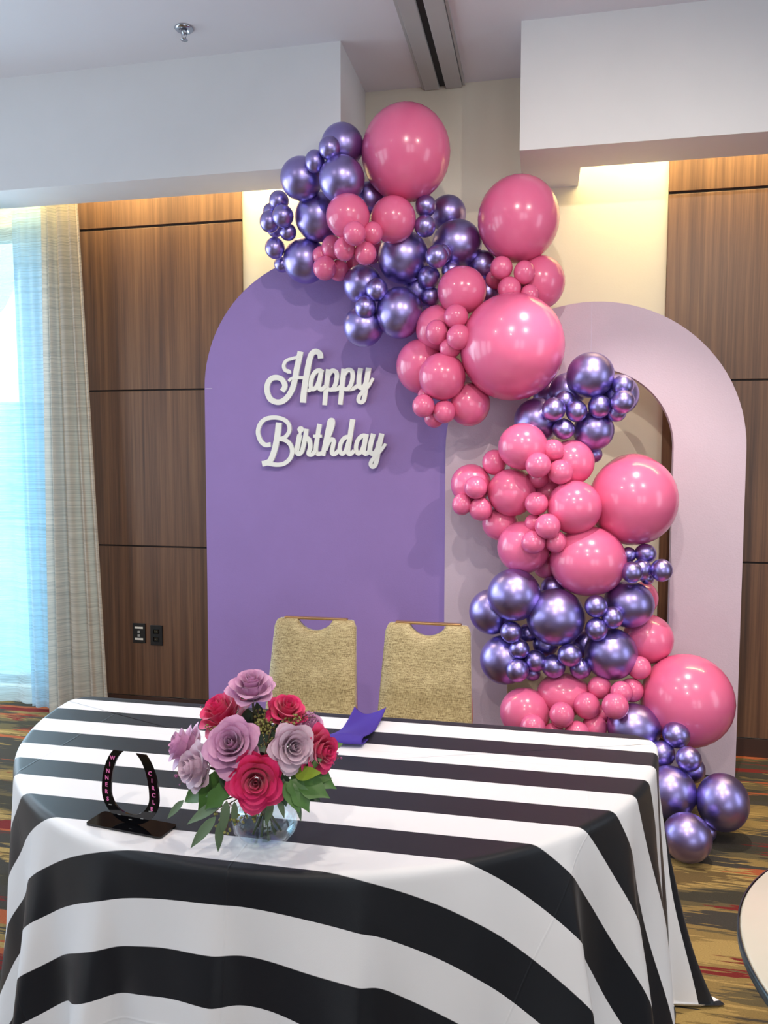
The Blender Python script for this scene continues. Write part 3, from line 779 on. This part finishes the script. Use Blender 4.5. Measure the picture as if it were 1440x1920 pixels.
sprig('broad green leaves spreading right beneath the right-hand roses', [('lobed', (-0.476, -2.870, 0.941), (-0.398, -2.880, 0.915), V_, 1.0), ('broad', (-0.471, -2.870, 0.947), (-0.412, -2.860, 0.980), V_, 1.0), ('lime', (-0.465, -2.880, 0.949), (-0.397, -2.890, 0.965), V_, 1.0), ('lobed', (-0.473, -2.880, 0.940), (-0.429, -2.900, 0.891), V_, 1.0), ('broad', (-0.463, -2.860, 0.930), (-0.388, -2.840, 0.936), V_, .9), ('dark', (-0.498, -2.870, 0.944), (-0.474, -2.900, 0.889), V_, 1.0), ('dark', (-0.474, -2.860, 0.921), (-0.419, -2.860, 0.893), V_, 1.1), ('broad', (-0.482, -2.885, 0.936), (-0.445, -2.910, 0.892), V_, 1.1), ('lobed', (-0.466, -2.850, 0.950), (-0.398, -2.850, 0.923), V_, 1.1)])
sprig('dark broad leaves filling the middle between the upper roses', [('dark', (-0.548, -2.840, 0.961), (-0.521, -2.820, 1.028), V_, 1.05), ('dark', (-0.535, -2.845, 0.973), (-0.586, -2.800, 1.020), V_, .9), ('dark', (-0.531, -2.840, 0.962), (-0.486, -2.840, 1.015), V_, .9), ('broad', (-0.596, -2.820, 0.972), (-0.622, -2.800, 1.025), V_, .9), ('broad', (-0.550, -2.820, 0.987), (-0.551, -2.800, 1.053), V_, .9), ('dark', (-0.577, -2.800, 0.977), (-0.610, -2.785, 1.047), V_, 1.1), ('dark', (-0.567, -2.790, 0.986), (-0.581, -2.775, 1.051), V_, 1.1), ('dark', (-0.528, -2.800, 0.975), (-0.485, -2.790, 1.001), V_, 1.1), ('dark', (-0.633, -2.830, 0.950), (-0.673, -2.820, 0.988), V_, 1.1)])
sprig('green leaf pointing right past the hot pink rose near the napkin', [('broad', (-0.440, -2.790, 0.964), (-0.397, -2.770, 0.977), V_, 1.1)])
sprig('broad green leaves at the lower left under the pale rose', [('lobed', (-0.611, -2.870, 0.935), (-0.661, -2.890, 0.871), V_, 1.1), ('dark', (-0.610, -2.885, 0.946), (-0.586, -2.910, 0.908), V_, 1.0), ('broad', (-0.644, -2.860, 0.911), (-0.732, -2.860, 0.850), V_, .9), ('dark', (-0.654, -2.850, 0.902), (-0.703, -2.860, 0.866), V_, .9), ('slim', (-0.709, -2.860, 0.866), (-0.752, -2.870, 0.821), V_, 1.0), ('lobed', (-0.594, -2.890, 0.923), (-0.631, -2.910, 0.887), V_, 1.2), ('broad', (-0.607, -2.880, 0.917), (-0.667, -2.880, 0.890), V_, 1.1)])
sprig('slim grey-green eucalyptus leaves hanging low over the left of the vase', [('slim', (-0.608, -2.890, 0.889), (-0.661, -2.910, 0.858), V_, 1.5), ('slim', (-0.621, -2.900, 0.859), (-0.659, -2.915, 0.813), V_, 1.5), ('slim', (-0.612, -2.900, 0.852), (-0.615, -2.905, 0.795), V_, 1.3), ('slim', (-0.598, -2.900, 0.894), (-0.602, -2.910, 0.842), V_, 1.5), ('slim', (-0.582, -2.900, 0.893), (-0.580, -2.905, 0.846), V_, 1.2)])
sprig('slim grey-green leaves hanging over the right of the vase', [('slim', (-0.508, -2.890, 0.900), (-0.518, -2.895, 0.851), V_, 1.3), ('slim', (-0.497, -2.890, 0.910), (-0.480, -2.890, 0.862), V_, 1.1), ('slim', (-0.461, -2.880, 0.898), (-0.451, -2.885, 0.867), V_, 1.4), ('slim', (-0.542, -2.900, 0.894), (-0.540, -2.900, 0.851), V_, 1.2)])

def seeded(label, base, tips, mat, name='seed_sprig', n=9, r=.0029, cat='foliage'):
    base = Vector(base); t = empty(name, base); tag(t, label, cat); rn = random.Random(label)
    neck = Vector((VX+rn.uniform(-.02, .02), VY+rn.uniform(-.02, .02), ZT+.11))
    st_ = bmesh.new(); sd = bmesh.new()
    bm_tube(st_, [neck-base, (neck-base)*.5+Vector((0, 0, .008)), Vector((0, 0, 0))], .0012, 5)
    for tip in tips:
        e = Vector(tip)-base
        bm_tube(st_, [(0, 0, 0), e*.5+Vector((0, 0, .004)), e], .0008, 4)
        for k in range(n):
            f = .35+.65*k/(n-1); j = Vector((rn.uniform(-1, 1), rn.uniform(-1, 1), rn.uniform(-1, 1)))*.007
            c = e*f+j; bm_tube(st_, [e*f, c], .0005, 3, False)
            bmesh.ops.create_icosphere(sd, subdivisions=1, radius=r*rn.uniform(.7, 1.2), matrix=Matrix.Translation(c))
    from_bm('stem', st_, M['twig'], t, True)
    s = from_bm('buds', sd, mat, t, True); s['kind'] = 'stuff'
seeded('tiny magenta wax flowers on thin twigs at the right rim of the bouquet', (-0.431, -2.820, 0.965), [(-0.397, -2.820, 0.974), (-0.393, -2.820, 0.966), (-0.403, -2.830, 0.956)], M['bloom'], 'wax_flower_sprig', 6, .0024, 'flower')
seeded('tiny magenta wax flowers on thin twigs against the right chair side', (-0.485, -2.790, 1.024), [(-0.453, -2.790, 1.042), (-0.448, -2.790, 1.034), (-0.471, -2.780, 1.040)], M['bloom'], 'wax_flower_sprig', 5, .0022, 'flower')
seeded('tiny magenta wax flowers on twigs at the upper left of the bouquet', (-0.679, -2.800, 1.015), [(-0.697, -2.800, 1.041), (-0.683, -2.800, 1.040)], M['bloom'], 'wax_flower_sprig', 4, .0024, 'flower')
seeded('tiny pinkish wax flowers at the lower left beside the horseshoe', (-0.685, -2.860, 0.918), [(-0.731, -2.860, 0.913), (-0.712, -2.860, 0.904), (-0.723, -2.860, 0.923)], M['bloom'], 'wax_flower_sprig', 6, .0024, 'flower')
seeded('olive seed sprig between the upper roses', (-0.546, -2.830, 1.007), [(-0.567, -2.820, 1.036), (-0.546, -2.820, 1.045), (-0.531, -2.830, 1.036), (-0.550, -2.840, 1.036), (-0.571, -2.840, 1.020), (-0.526, -2.830, 1.020), (-0.572, -2.800, 1.046)], M['seed'], n=12)
seeded('pale seed sprig in front of the dark middle leaves', (-0.524, -2.875, 0.996), [(-0.516, -2.870, 1.029), (-0.530, -2.880, 1.016), (-0.504, -2.880, 1.018)], M['seed'], n=6, r=.0016)
seeded('olive seed sprig in front of the upper right rose', (-0.495, -2.830, 1.017), [(-0.506, -2.830, 1.038), (-0.475, -2.820, 1.042), (-0.488, -2.810, 1.046)], M['seed'], n=9)
seeded('olive seed sprig hanging over the left of the vase neck', (-0.597, -2.885, 0.882), [(-0.616, -2.900, 0.844), (-0.599, -2.900, 0.829), (-0.627, -2.900, 0.864), (-0.576, -2.900, 0.847)], M['seed'], n=11)
seeded('olive seed sprig hanging over the middle of the vase neck', (-0.554, -2.885, 0.889), [(-0.567, -2.895, 0.851), (-0.538, -2.900, 0.862), (-0.523, -2.895, 0.869)], M['seed'], n=10)
seeded('small green seed sprig beside the upper left rose', (-0.638, -2.870, 0.993), [(-0.656, -2.860, 1.028), (-0.640, -2.865, 1.027)], M['seed'], n=6)

# ------------------------------------------------------------------ white round table at the right
rt = empty('round_table', (.80, -2.965, 0)); tag(rt, 'cream round table top with a dark edge band, cut by the frame at lower right', 'table')
lathe('table_top', [(0, .722), (.435, .722), (.455, .728), (.4555, .742), (.450, .750), (0, .750)], M['white_top'], rt, 96)
eb = lathe('edge_band', [(.4562, .7275), (.459, .729), (.459, .7435), (.4562, .745)], M['dark_edge'], rt, 96); eb['label'] = 'dark metallic edge band'
tube('pedestal', [(0, 0, .03), (0, 0, .722)], .035, M['dark_edge'], rt, 20)
lathe('foot', [(0, 0), (.25, 0), (.25, .012), (.04, .035), (0, .035)], M['dark_edge'], rt, 40)

# ------------------------------------------------------------------ balloons
def balloon_mesh(name, mat):
    bm = bmesh.new(); prof = [(0, 1)]
    for k in range(1, 15):
        a = PI*k/20; prof.append((math.sin(a), math.cos(a)))
    prof += [(.66, -.80), (.45, -.95), (.24, -1.06), (.10, -1.12), (.05, -1.15), (.11, -1.19), (.13, -1.24), (.0, -1.23)]
    lathe_bm(bm, prof, 32); bmesh.ops.recalc_face_normals(bm, faces=bm.faces)
    me = bpy.data.meshes.new(name); bm.to_mesh(me); bm.free()
    me.polygons.foreach_set('use_smooth', [True]*len(me.polygons)); me.materials.append(mat); return me
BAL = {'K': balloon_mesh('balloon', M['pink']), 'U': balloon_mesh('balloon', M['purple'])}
GARLAND = [  # colour, x, y, z, rx, rz, label
    ('U', -0.951, -0.651, 3.041, 0.1008, 0.1008, 'topmost purple balloon, behind the small pair left of the topmost pink giant'),
    ('U', -1.154, -0.651, 2.903, 0.1010, 0.1010, 'upper left purple balloon beneath the second small purple one from the top'),
    ('U', -0.934, -0.726, 2.859, 0.1065, 0.1065, 'shiny purple balloon against the lower left side of the topmost pink giant'),
    ('U', -0.978, -0.778, 2.983, 0.0500, 0.0525, 'topmost small purple balloon, in front of the topmost purple one'),
    ('U', -1.058, -0.745, 2.941, 0.0458, 0.0520, 'second small purple balloon from the garland top'),
    ('U', -1.109, -0.516, 2.761, 0.1165, 0.1191, 'purple balloon left of the upper left mid-sized pink one'),
    ('U', -1.200, -0.443, 2.571, 0.1142, 0.1142, 'lowest large purple balloon at the upper left, casting shade on the purple arch'),
    ('U', -1.297, -0.566, 2.836, 0.0488, 0.0488, 'uppermost of the small purple bunch at the far left end of the garland'),
    ('U', -1.263, -0.606, 2.748, 0.0522, 0.0535, 'front small purple balloon of the bunch at the far left end'),
    ('U', -1.350, -0.553, 2.742, 0.0505, 0.0545, 'outermost small purple balloon at the garland far left tip'),
    ('U', -1.263, -0.532, 2.693, 0.0426, 0.0426, 'small purple balloon tucked below the front one of the far left bunch'),
    ('U', -1.367, -0.481, 2.811, 0.0433, 0.0460, 'half hidden small purple balloon behind the far left bunch, upper'),
    ('U', -1.350, -0.475, 2.727, 0.0407, 0.0407, 'half hidden small purple balloon behind the far left bunch, lower'),
    ('U', -1.337, -0.518, 2.622, 0.0497, 0.0537, 'lone small purple balloon left of the purple one shading the arch'),
    ('U', -1.335, -0.415, 2.567, 0.0414, 0.0414, 'small purple balloon touching the curved edge of the purple arch'),
    ('U', -0.852, -0.516, 2.835, 0.0783, 0.0783, 'shaded purple balloon in the gap under the topmost pink giant'),
    ('K', -0.654, -0.604, 3.001, 0.2099, 0.2187, 'topmost giant pink balloon between the two white soffits'),
    ('K', -0.898, -0.755, 2.680, 0.1009, 0.1009, 'mid-sized pink balloon left of its twin below the topmost giant'),
    ('K', -0.709, -0.634, 2.690, 0.1082, 0.1082, 'mid-sized pink balloon directly under the topmost giant'),
    ('K', -0.843, -0.849, 2.573, 0.0515, 0.0539, 'front small pink balloon under the left mid-sized pink twin'),
    ('K', -0.785, -0.730, 2.605, 0.0468, 0.0518, 'small pink balloon right of the front one under the pink twins'),
    ('K', -1.025, -0.566, 2.596, 0.0509, 0.0587, 'small pink balloon touching the left purple ball, below the left pink twin'),
    ('K', -0.912, -0.764, 2.531, 0.0493, 0.0542, 'small pink balloon in the middle of the upper left pink bunch'),
    ('K', -0.819, -0.738, 2.513, 0.0518, 0.0531, 'small pink balloon left of the twin-highlight purple ball'),
    ('K', -1.092, -0.530, 2.570, 0.0436, 0.0450, 'half hidden small pink balloon at the left of the upper left pink bunch'),
    ('K', -1.057, -0.587, 2.493, 0.0573, 0.0586, 'lowest left small pink balloon of the upper left bunch'),
    ('K', -1.007, -0.511, 2.498, 0.0503, 0.0530, 'half hidden small pink balloon right of the lowest one of the upper left bunch'),
    ('K', -0.942, -0.432, 2.543, 0.0485, 0.0485, 'shaded small pink balloon above the left purple ball with two small ones on it'),
    ('K', -0.878, -0.398, 2.622, 0.0730, 0.0730, 'shaded pink balloon at the back of the upper left pink bunch'),
    ('U', -0.685, -0.494, 2.551, 0.1255, 0.1281, 'large purple balloon with twin highlights in the upper centre of the garland'),
    ('U', -0.427, -0.441, 2.613, 0.1214, 0.1175, 'large purple balloon left of the pink giant under the right soffit'),
    ('U', -0.484, -0.352, 2.789, 0.0908, 0.0908, 'purple balloon peeking above the large one beside the right pink giant'),
    ('U', -0.563, -0.577, 2.761, 0.0506, 0.0506, 'upper small purple balloon of the pair below the topmost pink giant'),
    ('U', -0.561, -0.604, 2.660, 0.0503, 0.0516, 'lower small purple balloon of the pair below the topmost pink giant'),
    ('U', -0.498, -0.648, 2.506, 0.0534, 0.0534, 'front small purple balloon between the two large upper centre purple ones'),
    ('U', -0.478, -0.568, 2.537, 0.0406, 0.0431, 'half hidden small purple balloon behind the front one at upper centre'),
    ('U', -0.553, -0.523, 2.441, 0.0542, 0.0555, 'small purple balloon right of the twin-highlight purple one, low'),
    ('U', -0.447, -0.509, 2.473, 0.0463, 0.0463, 'small purple balloon peeking over the pink ball above the largest pink giant'),
    ('U', -0.304, -0.403, 2.509, 0.0735, 0.0787, 'dark purple balloon in the gap under the right pink giant'),
    ('U', -0.273, -0.416, 2.381, 0.0576, 0.0628, 'dark purple sliver behind the pink ball above the largest pink giant'),
    ('U', -0.889, -0.493, 2.428, 0.0967, 0.0967, 'purple balloon at left carrying two small purple ones'),
    ('U', -0.797, -0.585, 2.379, 0.0528, 0.0554, 'upper small purple balloon on the left lower purple bunch'),
    ('U', -0.855, -0.580, 2.299, 0.0518, 0.0557, 'lower small purple balloon on the left lower purple bunch'),
    ('U', -0.884, -0.496, 2.222, 0.1009, 0.1009, 'lowest purple balloon above the white lettering'),
    ('U', -0.698, -0.520, 2.277, 0.1149, 0.1253, 'long purple balloon between the lettering and the upper pink bunch'),
    ('U', -0.549, -0.481, 2.358, 0.0496, 0.0496, 'dark small purple balloon behind the pink bunch left of the largest giant'),
    ('U', -0.622, -0.402, 2.406, 0.0802, 0.0802, 'dark purple balloon in the gap under the twin-highlight purple one'),
    ('K', -0.130, -0.514, 2.693, 0.1912, 0.2000, 'giant pink balloon under the right white soffit'),
    ('K', -0.025, -0.446, 2.410, 0.1178, 0.1281, 'pink balloon at the garland right edge, above the pale arch'),
    ('K', -0.203, -0.582, 2.456, 0.0523, 0.0536, 'upper left of four small pink balloons under the right pink giant'),
    ('K', -0.097, -0.582, 2.430, 0.0496, 0.0545, 'upper right of four small pink balloons under the right pink giant'),
    ('K', -0.165, -0.583, 2.359, 0.0548, 0.0548, 'lower left of four small pink balloons under the right pink giant'),
    ('K', -0.072, -0.573, 2.330, 0.0435, 0.0460, 'lower right of four small pink balloons under the right pink giant'),
    ('K', -0.239, -0.466, 2.430, 0.0464, 0.0464, 'shaded small pink balloon behind the four under the right giant'),
    ('K', -0.386, -0.585, 2.358, 0.1159, 0.1134, 'mid-sized pink balloon touching the top left of the largest pink giant'),
    ('K', -0.148, -0.598, 2.086, 0.2428, 0.2490, 'largest giant pink balloon in the centre of the garland'),
    ('K', -0.506, -0.515, 2.197, 0.1114, 0.1127, 'pink balloon behind the small pink bunch left of the largest giant'),
    ('K', -0.403, -0.676, 2.221, 0.0567, 0.0567, 'top small pink balloon on the left side of the largest giant'),
    ('K', -0.494, -0.661, 2.155, 0.0523, 0.0586, 'left small pink balloon of the bunch beside the largest giant'),
    ('K', -0.385, -0.715, 2.122, 0.0562, 0.0586, 'right small pink balloon of the bunch beside the largest giant'),
    ('K', -0.431, -0.655, 2.081, 0.0511, 0.0473, 'bottom small pink balloon of the bunch beside the largest giant'),
    ('K', -0.597, -0.465, 2.022, 0.1244, 0.1376, 'pink balloon at left edge with a tall window reflection, above the arch join'),
    ('K', -0.472, -0.623, 1.954, 0.1111, 0.1124, 'round pink balloon below the bunch left of the largest giant'),
    ('K', -0.351, -0.534, 1.828, 0.1004, 0.1056, 'shaded pink balloon under the largest giant, over the pale arch'),
    ('K', -0.557, -0.649, 1.815, 0.0530, 0.0556, 'left of three small pink balloons hanging above the arch join'),
    ('K', -0.462, -0.613, 1.789, 0.0546, 0.0558, 'right of three small pink balloons hanging above the arch join'),
    ('K', -0.518, -0.556, 1.764, 0.0491, 0.0491, 'lowest of three small pink balloons hanging above the arch join'),
    ('K', -0.561, -0.554, 1.870, 0.0388, 0.0414, 'hidden small pink balloon behind the leftmost one above the arch join'),
    ('U', 0.209, -0.586, 1.950, 0.1080, 0.1056, 'purple balloon crowning the right purple cluster in the pale arch opening'),
    ('U', 0.341, -0.484, 1.866, 0.0979, 0.0967, 'purple balloon at the right of the cluster, behind two small ones'),
    ('U', 0.353, -0.596, 1.900, 0.0498, 0.0498, 'upper small purple balloon at the right of the arch opening cluster'),
    ('U', 0.349, -0.653, 1.823, 0.0527, 0.0539, 'lower small purple balloon at the right of the arch opening cluster'),
    ('U', 0.329, -0.586, 1.780, 0.0440, 0.0440, 'half hidden small purple balloon under the right small pair'),
    ('U', 0.251, -0.607, 1.806, 0.0513, 0.0537, 'small purple balloon under the right side of the crowning purple one'),
    ('U', 0.149, -0.615, 1.785, 0.0490, 0.0503, 'small purple balloon above the knotted one, right'),
    ('U', 0.046, -0.653, 1.791, 0.0537, 0.0537, 'small purple balloon above the knotted one, left'),
    ('U', 0.097, -0.587, 1.836, 0.0446, 0.0446, 'half hidden small purple balloon under the left of the crowning one'),
    ('U', 0.094, -0.603, 1.703, 0.0507, 0.0445, 'small purple balloon showing its knot, between two large purple ones'),
    ('U', 0.111, -0.478, 1.890, 0.0865, 0.0865, 'dark purple balloon behind the left of the crowning one'),
    ('U', 0.028, -0.387, 1.868, 0.0786, 0.0786, 'dark purple balloon beside the lower right of the largest pink giant'),
    ('U', -0.029, -0.504, 1.748, 0.1098, 0.1085, 'large dark purple balloon under the right flank of the largest giant'),
    ('U', 0.233, -0.521, 1.700, 0.0941, 0.0953, 'purple balloon below the arch opening cluster, right'),
    ('U', 0.239, -0.466, 1.588, 0.0408, 0.0408, 'small blue-lit purple balloon peeking right of the pink bunch in the arch opening'),
    ('K', -0.091, -0.655, 1.623, 0.1135, 0.1085, 'pink balloon at the top of the middle pink cluster with a lit corner'),
    ('K', -0.226, -0.555, 1.549, 0.0588, 0.0614, 'shaded small pink balloon left of the middle pink cluster top'),
    ('K', -0.339, -0.530, 1.442, 0.0986, 0.0986, 'leftmost pink balloon of the middle cluster over the pale arch'),
    ('K', -0.306, -0.654, 1.431, 0.0539, 0.0539, 'small pink balloon in front of the leftmost middle cluster one'),
    ('K', -0.374, -0.615, 1.348, 0.0471, 0.0522, 'outermost small pink balloon at the left of the middle cluster'),
    ('K', -0.285, -0.617, 1.327, 0.0557, 0.0570, 'lower small pink balloon below the leftmost middle cluster one'),
    ('K', -0.141, -0.582, 1.407, 0.1140, 0.1140, 'pink balloon with a bright lit patch in the middle cluster'),
    ('K', -0.196, -0.525, 1.252, 0.0879, 0.0828, 'shaded pink balloon at the bottom left of the middle cluster'),
    ('K', 0.132, -0.552, 1.550, 0.1079, 0.1079, 'pink balloon at the upper right of the middle cluster'),
    ('K', 0.044, -0.657, 1.606, 0.0538, 0.0502, 'top small pink balloon of the middle cluster'),
    ('K', -0.019, -0.739, 1.538, 0.0577, 0.0577, 'front small pink balloon of the upper four in the middle cluster'),
    ('K', 0.081, -0.692, 1.507, 0.0569, 0.0569, 'lower right small pink balloon of the upper four in the middle cluster'),
    ('K', -0.019, -0.595, 1.477, 0.0513, 0.0501, 'half hidden small pink balloon below the front one of the middle cluster'),
    ('K', 0.418, -0.521, 1.373, 0.2023, 0.2148, 'giant pink balloon at the right, over the pale arch leg'),
    ('K', 0.146, -0.660, 1.345, 0.1234, 0.1234, 'large pink balloon left of the right-hand giant'),
    ('K', -0.024, -0.693, 1.362, 0.0538, 0.0538, 'small pink balloon left of the large one in the middle cluster'),
    ('K', -0.035, -0.651, 1.270, 0.0421, 0.0421, 'half hidden small pink balloon in the lower middle cluster'),
    ('K', 0.027, -0.763, 1.264, 0.0574, 0.0574, 'front small pink balloon of the lower middle cluster'),
    ('K', -0.035, -0.734, 1.187, 0.0558, 0.0534, 'small pink balloon with a shadow edge, lower left of the front one'),
    ('K', 0.065, -0.715, 1.190, 0.0485, 0.0509, 'small shaded pink balloon lower right of the front one'),
    ('K', -0.081, -0.597, 1.148, 0.1251, 0.1251, 'large pink balloon just above the lower purple cluster'),
    ('K', 0.213, -0.616, 1.093, 0.1758, 0.1634, 'wide giant pink balloon above the lower purple cluster'),
    ('K', 0.034, -0.527, 1.402, 0.0764, 0.0764, 'dark pink balloon deep inside the middle cluster'),
    ('K', 0.025, -0.501, 1.049, 0.0620, 0.0620, 'shaded pink sliver between the lowest middle cluster ones and purple'),
    ('U', 0.397, -0.577, 1.123, 0.0359, 0.0359, 'small purple balloon touching the wide pink giant on its right'),
    ('U', 0.473, -0.572, 1.130, 0.0493, 0.0456, 'upper small purple balloon under the right-hand pink giant'),
    ('U', 0.402, -0.692, 1.058, 0.0468, 0.0492, 'front small purple balloon of the right five'),
    ('U', 0.453, -0.612, 1.060, 0.0453, 0.0501, 'small purple balloon between its twins in the right five'),
    ('U', 0.537, -0.629, 1.062, 0.0485, 0.0521, 'outermost small purple balloon at the right, against the arch leg'),
    ('U', 0.486, -0.560, 1.014, 0.0310, 0.0310, 'tiny purple sliver under the right five'),
    ('U', -0.120, -0.675, 0.933, 0.1245, 0.1220, 'purple balloon at the upper left of the lower purple cluster'),
    ('U', -0.232, -0.558, 0.825, 0.1075, 0.1101, 'leftmost purple balloon of the lower cluster, beside the chair'),
    ('U', 0.071, -0.669, 0.835, 0.1347, 0.1335, 'largest bright purple balloon in the lower cluster'),
    ('U', 0.402, -0.594, 0.894, 0.1150, 0.1088, 'purple balloon at the upper right of the lower cluster'),
    ('K', 0.484, -0.431, 0.896, 0.0720, 0.0823, 'pink sliver behind the upper right purple balloon of the lower cluster'),
    ('U', 0.247, -0.722, 0.902, 0.0506, 0.0518, 'upper small purple balloon right of the largest bright purple one'),
    ('U', 0.320, -0.712, 0.852, 0.0481, 0.0505, 'small purple balloon in the middle of three right of the bright one'),
    ('U', 0.250, -0.729, 0.799, 0.0494, 0.0530, 'lower small purple balloon right of the largest bright purple one'),
    ('U', 0.322, -0.651, 0.671, 0.1204, 0.1204, 'purple balloon at the lower right of the lower cluster'),
    ('U', -0.129, -0.693, 0.760, 0.0522, 0.0510, 'upper small purple balloon left of the largest bright one'),
    ('U', -0.164, -0.600, 0.603, 0.1179, 0.1179, 'purple balloon at the lower left of the lower cluster, near the right chair'),
    ('U', -0.091, -0.692, 0.681, 0.0460, 0.0460, 'second small purple balloon down on the left of the lower cluster'),
    ('U', -0.099, -0.715, 0.586, 0.0532, 0.0545, 'lowest small purple balloon at the left of the lower cluster'),
    ('U', -0.017, -0.680, 0.627, 0.0497, 0.0510, 'small purple balloon below the bright one, left of two'),
    ('U', 0.065, -0.688, 0.608, 0.0556, 0.0543, 'front small purple balloon in the row under the bright one'),
    ('U', 0.135, -0.730, 0.675, 0.0547, 0.0522, 'small purple balloon touching the lower edge of the bright one'),
    ('U', 0.186, -0.683, 0.604, 0.0491, 0.0491, 'rightmost small purple balloon in the row under the bright one'),
    ('U', -0.031, -0.640, 0.557, 0.0378, 0.0378, 'small dark purple balloon at the bottom of the lower cluster'),
    ('U', -0.055, -0.600, 0.740, 0.0432, 0.0432, 'dark purple balloon behind the upper left small one of the lower cluster'),
    ('U', 0.028, -0.593, 0.686, 0.0609, 0.0558, 'dark purple balloon under the bright one, in shade'),
    ('U', 0.059, -0.567, 0.952, 0.0584, 0.0584, 'dark purple balloon between the bright one and the wide pink giant'),
    ('U', 0.214, -0.565, 0.692, 0.0708, 0.0708, 'dark purple balloon in the gap right of the bright one'),
    ('K', 0.501, -0.524, 0.720, 0.1157, 0.1157, 'half lit pink balloon at the right, above the lowest pink giant'),
    ('K', 0.662, -0.636, 0.470, 0.2041, 0.2101, 'lowest giant pink balloon at the right, by the arch foot'),
    ('K', 0.445, -0.671, 0.618, 0.0534, 0.0534, 'small pink balloon on the upper left of the lowest giant'),
    ('K', 0.414, -0.681, 0.515, 0.0535, 0.0547, 'small pink balloon touching the left side of the lowest giant'),
    ('K', 0.362, -0.764, 0.528, 0.0488, 0.0488, 'small pink balloon third from the lowest giant'),
    ('K', 0.273, -0.693, 0.522, 0.0537, 0.0525, 'top small pink balloon of the bottom pink bunch'),
    ('K', 0.330, -0.833, 0.484, 0.0574, 0.0574, 'front small pink balloon of the bottom pink bunch, right'),
    ('K', 0.214, -0.746, 0.450, 0.0592, 0.0604, 'front small pink balloon of the bottom pink bunch, middle'),
    ('K', 0.103, -0.804, 0.419, 0.0551, 0.0575, 'front small pink balloon of the bottom pink bunch, left'),
    ('K', 0.117, -0.639, 0.463, 0.1277, 0.1001, 'wide pink balloon under the lower purple cluster'),
    ('K', -0.062, -0.693, 0.382, 0.1173, 0.1148, 'pink balloon behind the table, beside the right chair'),
    ('K', -0.024, -0.817, 0.361, 0.0566, 0.0554, 'leftmost small pink balloon cut by the table edge'),
    ('K', 0.071, -0.776, 0.324, 0.0461, 0.0461, 'second small pink balloon from the left at the table edge'),
    ('K', 0.171, -0.797, 0.337, 0.0551, 0.0551, 'third small pink balloon from the left at the table edge'),
    ('K', 0.251, -0.736, 0.351, 0.0558, 0.0558, 'fourth small pink balloon from the left at the table edge'),
    ('K', 0.290, -0.680, 0.397, 0.0417, 0.0417, 'shaded small pink balloon in the bottom pink bunch gap'),
    ('U', 0.421, -0.748, 0.368, 0.1196, 0.1004, 'wide purple balloon beyond the back right corner of the table'),
    ('U', 0.588, -0.822, 0.370, 0.0580, 0.0568, 'top small purple balloon of three below the lowest pink giant'),
    ('U', 0.528, -0.840, 0.289, 0.0556, 0.0556, 'left small purple balloon of three below the lowest pink giant'),
    ('U', 0.622, -0.930, 0.308, 0.0516, 0.0516, 'right small purple balloon of three below the lowest pink giant'),
    ('U', 0.651, -0.847, 0.231, 0.0563, 0.0575, 'half hidden purple balloon behind the lower small three'),
    ('U', 0.549, -0.955, 0.169, 0.1065, 0.1077, 'purple balloon touching the right side of the tablecloth'),
    ('U', 0.745, -1.002, 0.165, 0.1027, 0.1158, 'rightmost purple balloon at the garland foot, over the carpet'),
    ('U', 0.576, -1.193, 0.093, 0.0926, 0.0937, 'lowest purple balloon resting on the carpet'),
    ('U', 0.677, -1.022, 0.044, 0.0437, 0.0437, 'small purple balloon behind the lowest two on the carpet'),
]
rb = random.Random(11)
for c, x, y, z, rx, rz, label in GARLAND:
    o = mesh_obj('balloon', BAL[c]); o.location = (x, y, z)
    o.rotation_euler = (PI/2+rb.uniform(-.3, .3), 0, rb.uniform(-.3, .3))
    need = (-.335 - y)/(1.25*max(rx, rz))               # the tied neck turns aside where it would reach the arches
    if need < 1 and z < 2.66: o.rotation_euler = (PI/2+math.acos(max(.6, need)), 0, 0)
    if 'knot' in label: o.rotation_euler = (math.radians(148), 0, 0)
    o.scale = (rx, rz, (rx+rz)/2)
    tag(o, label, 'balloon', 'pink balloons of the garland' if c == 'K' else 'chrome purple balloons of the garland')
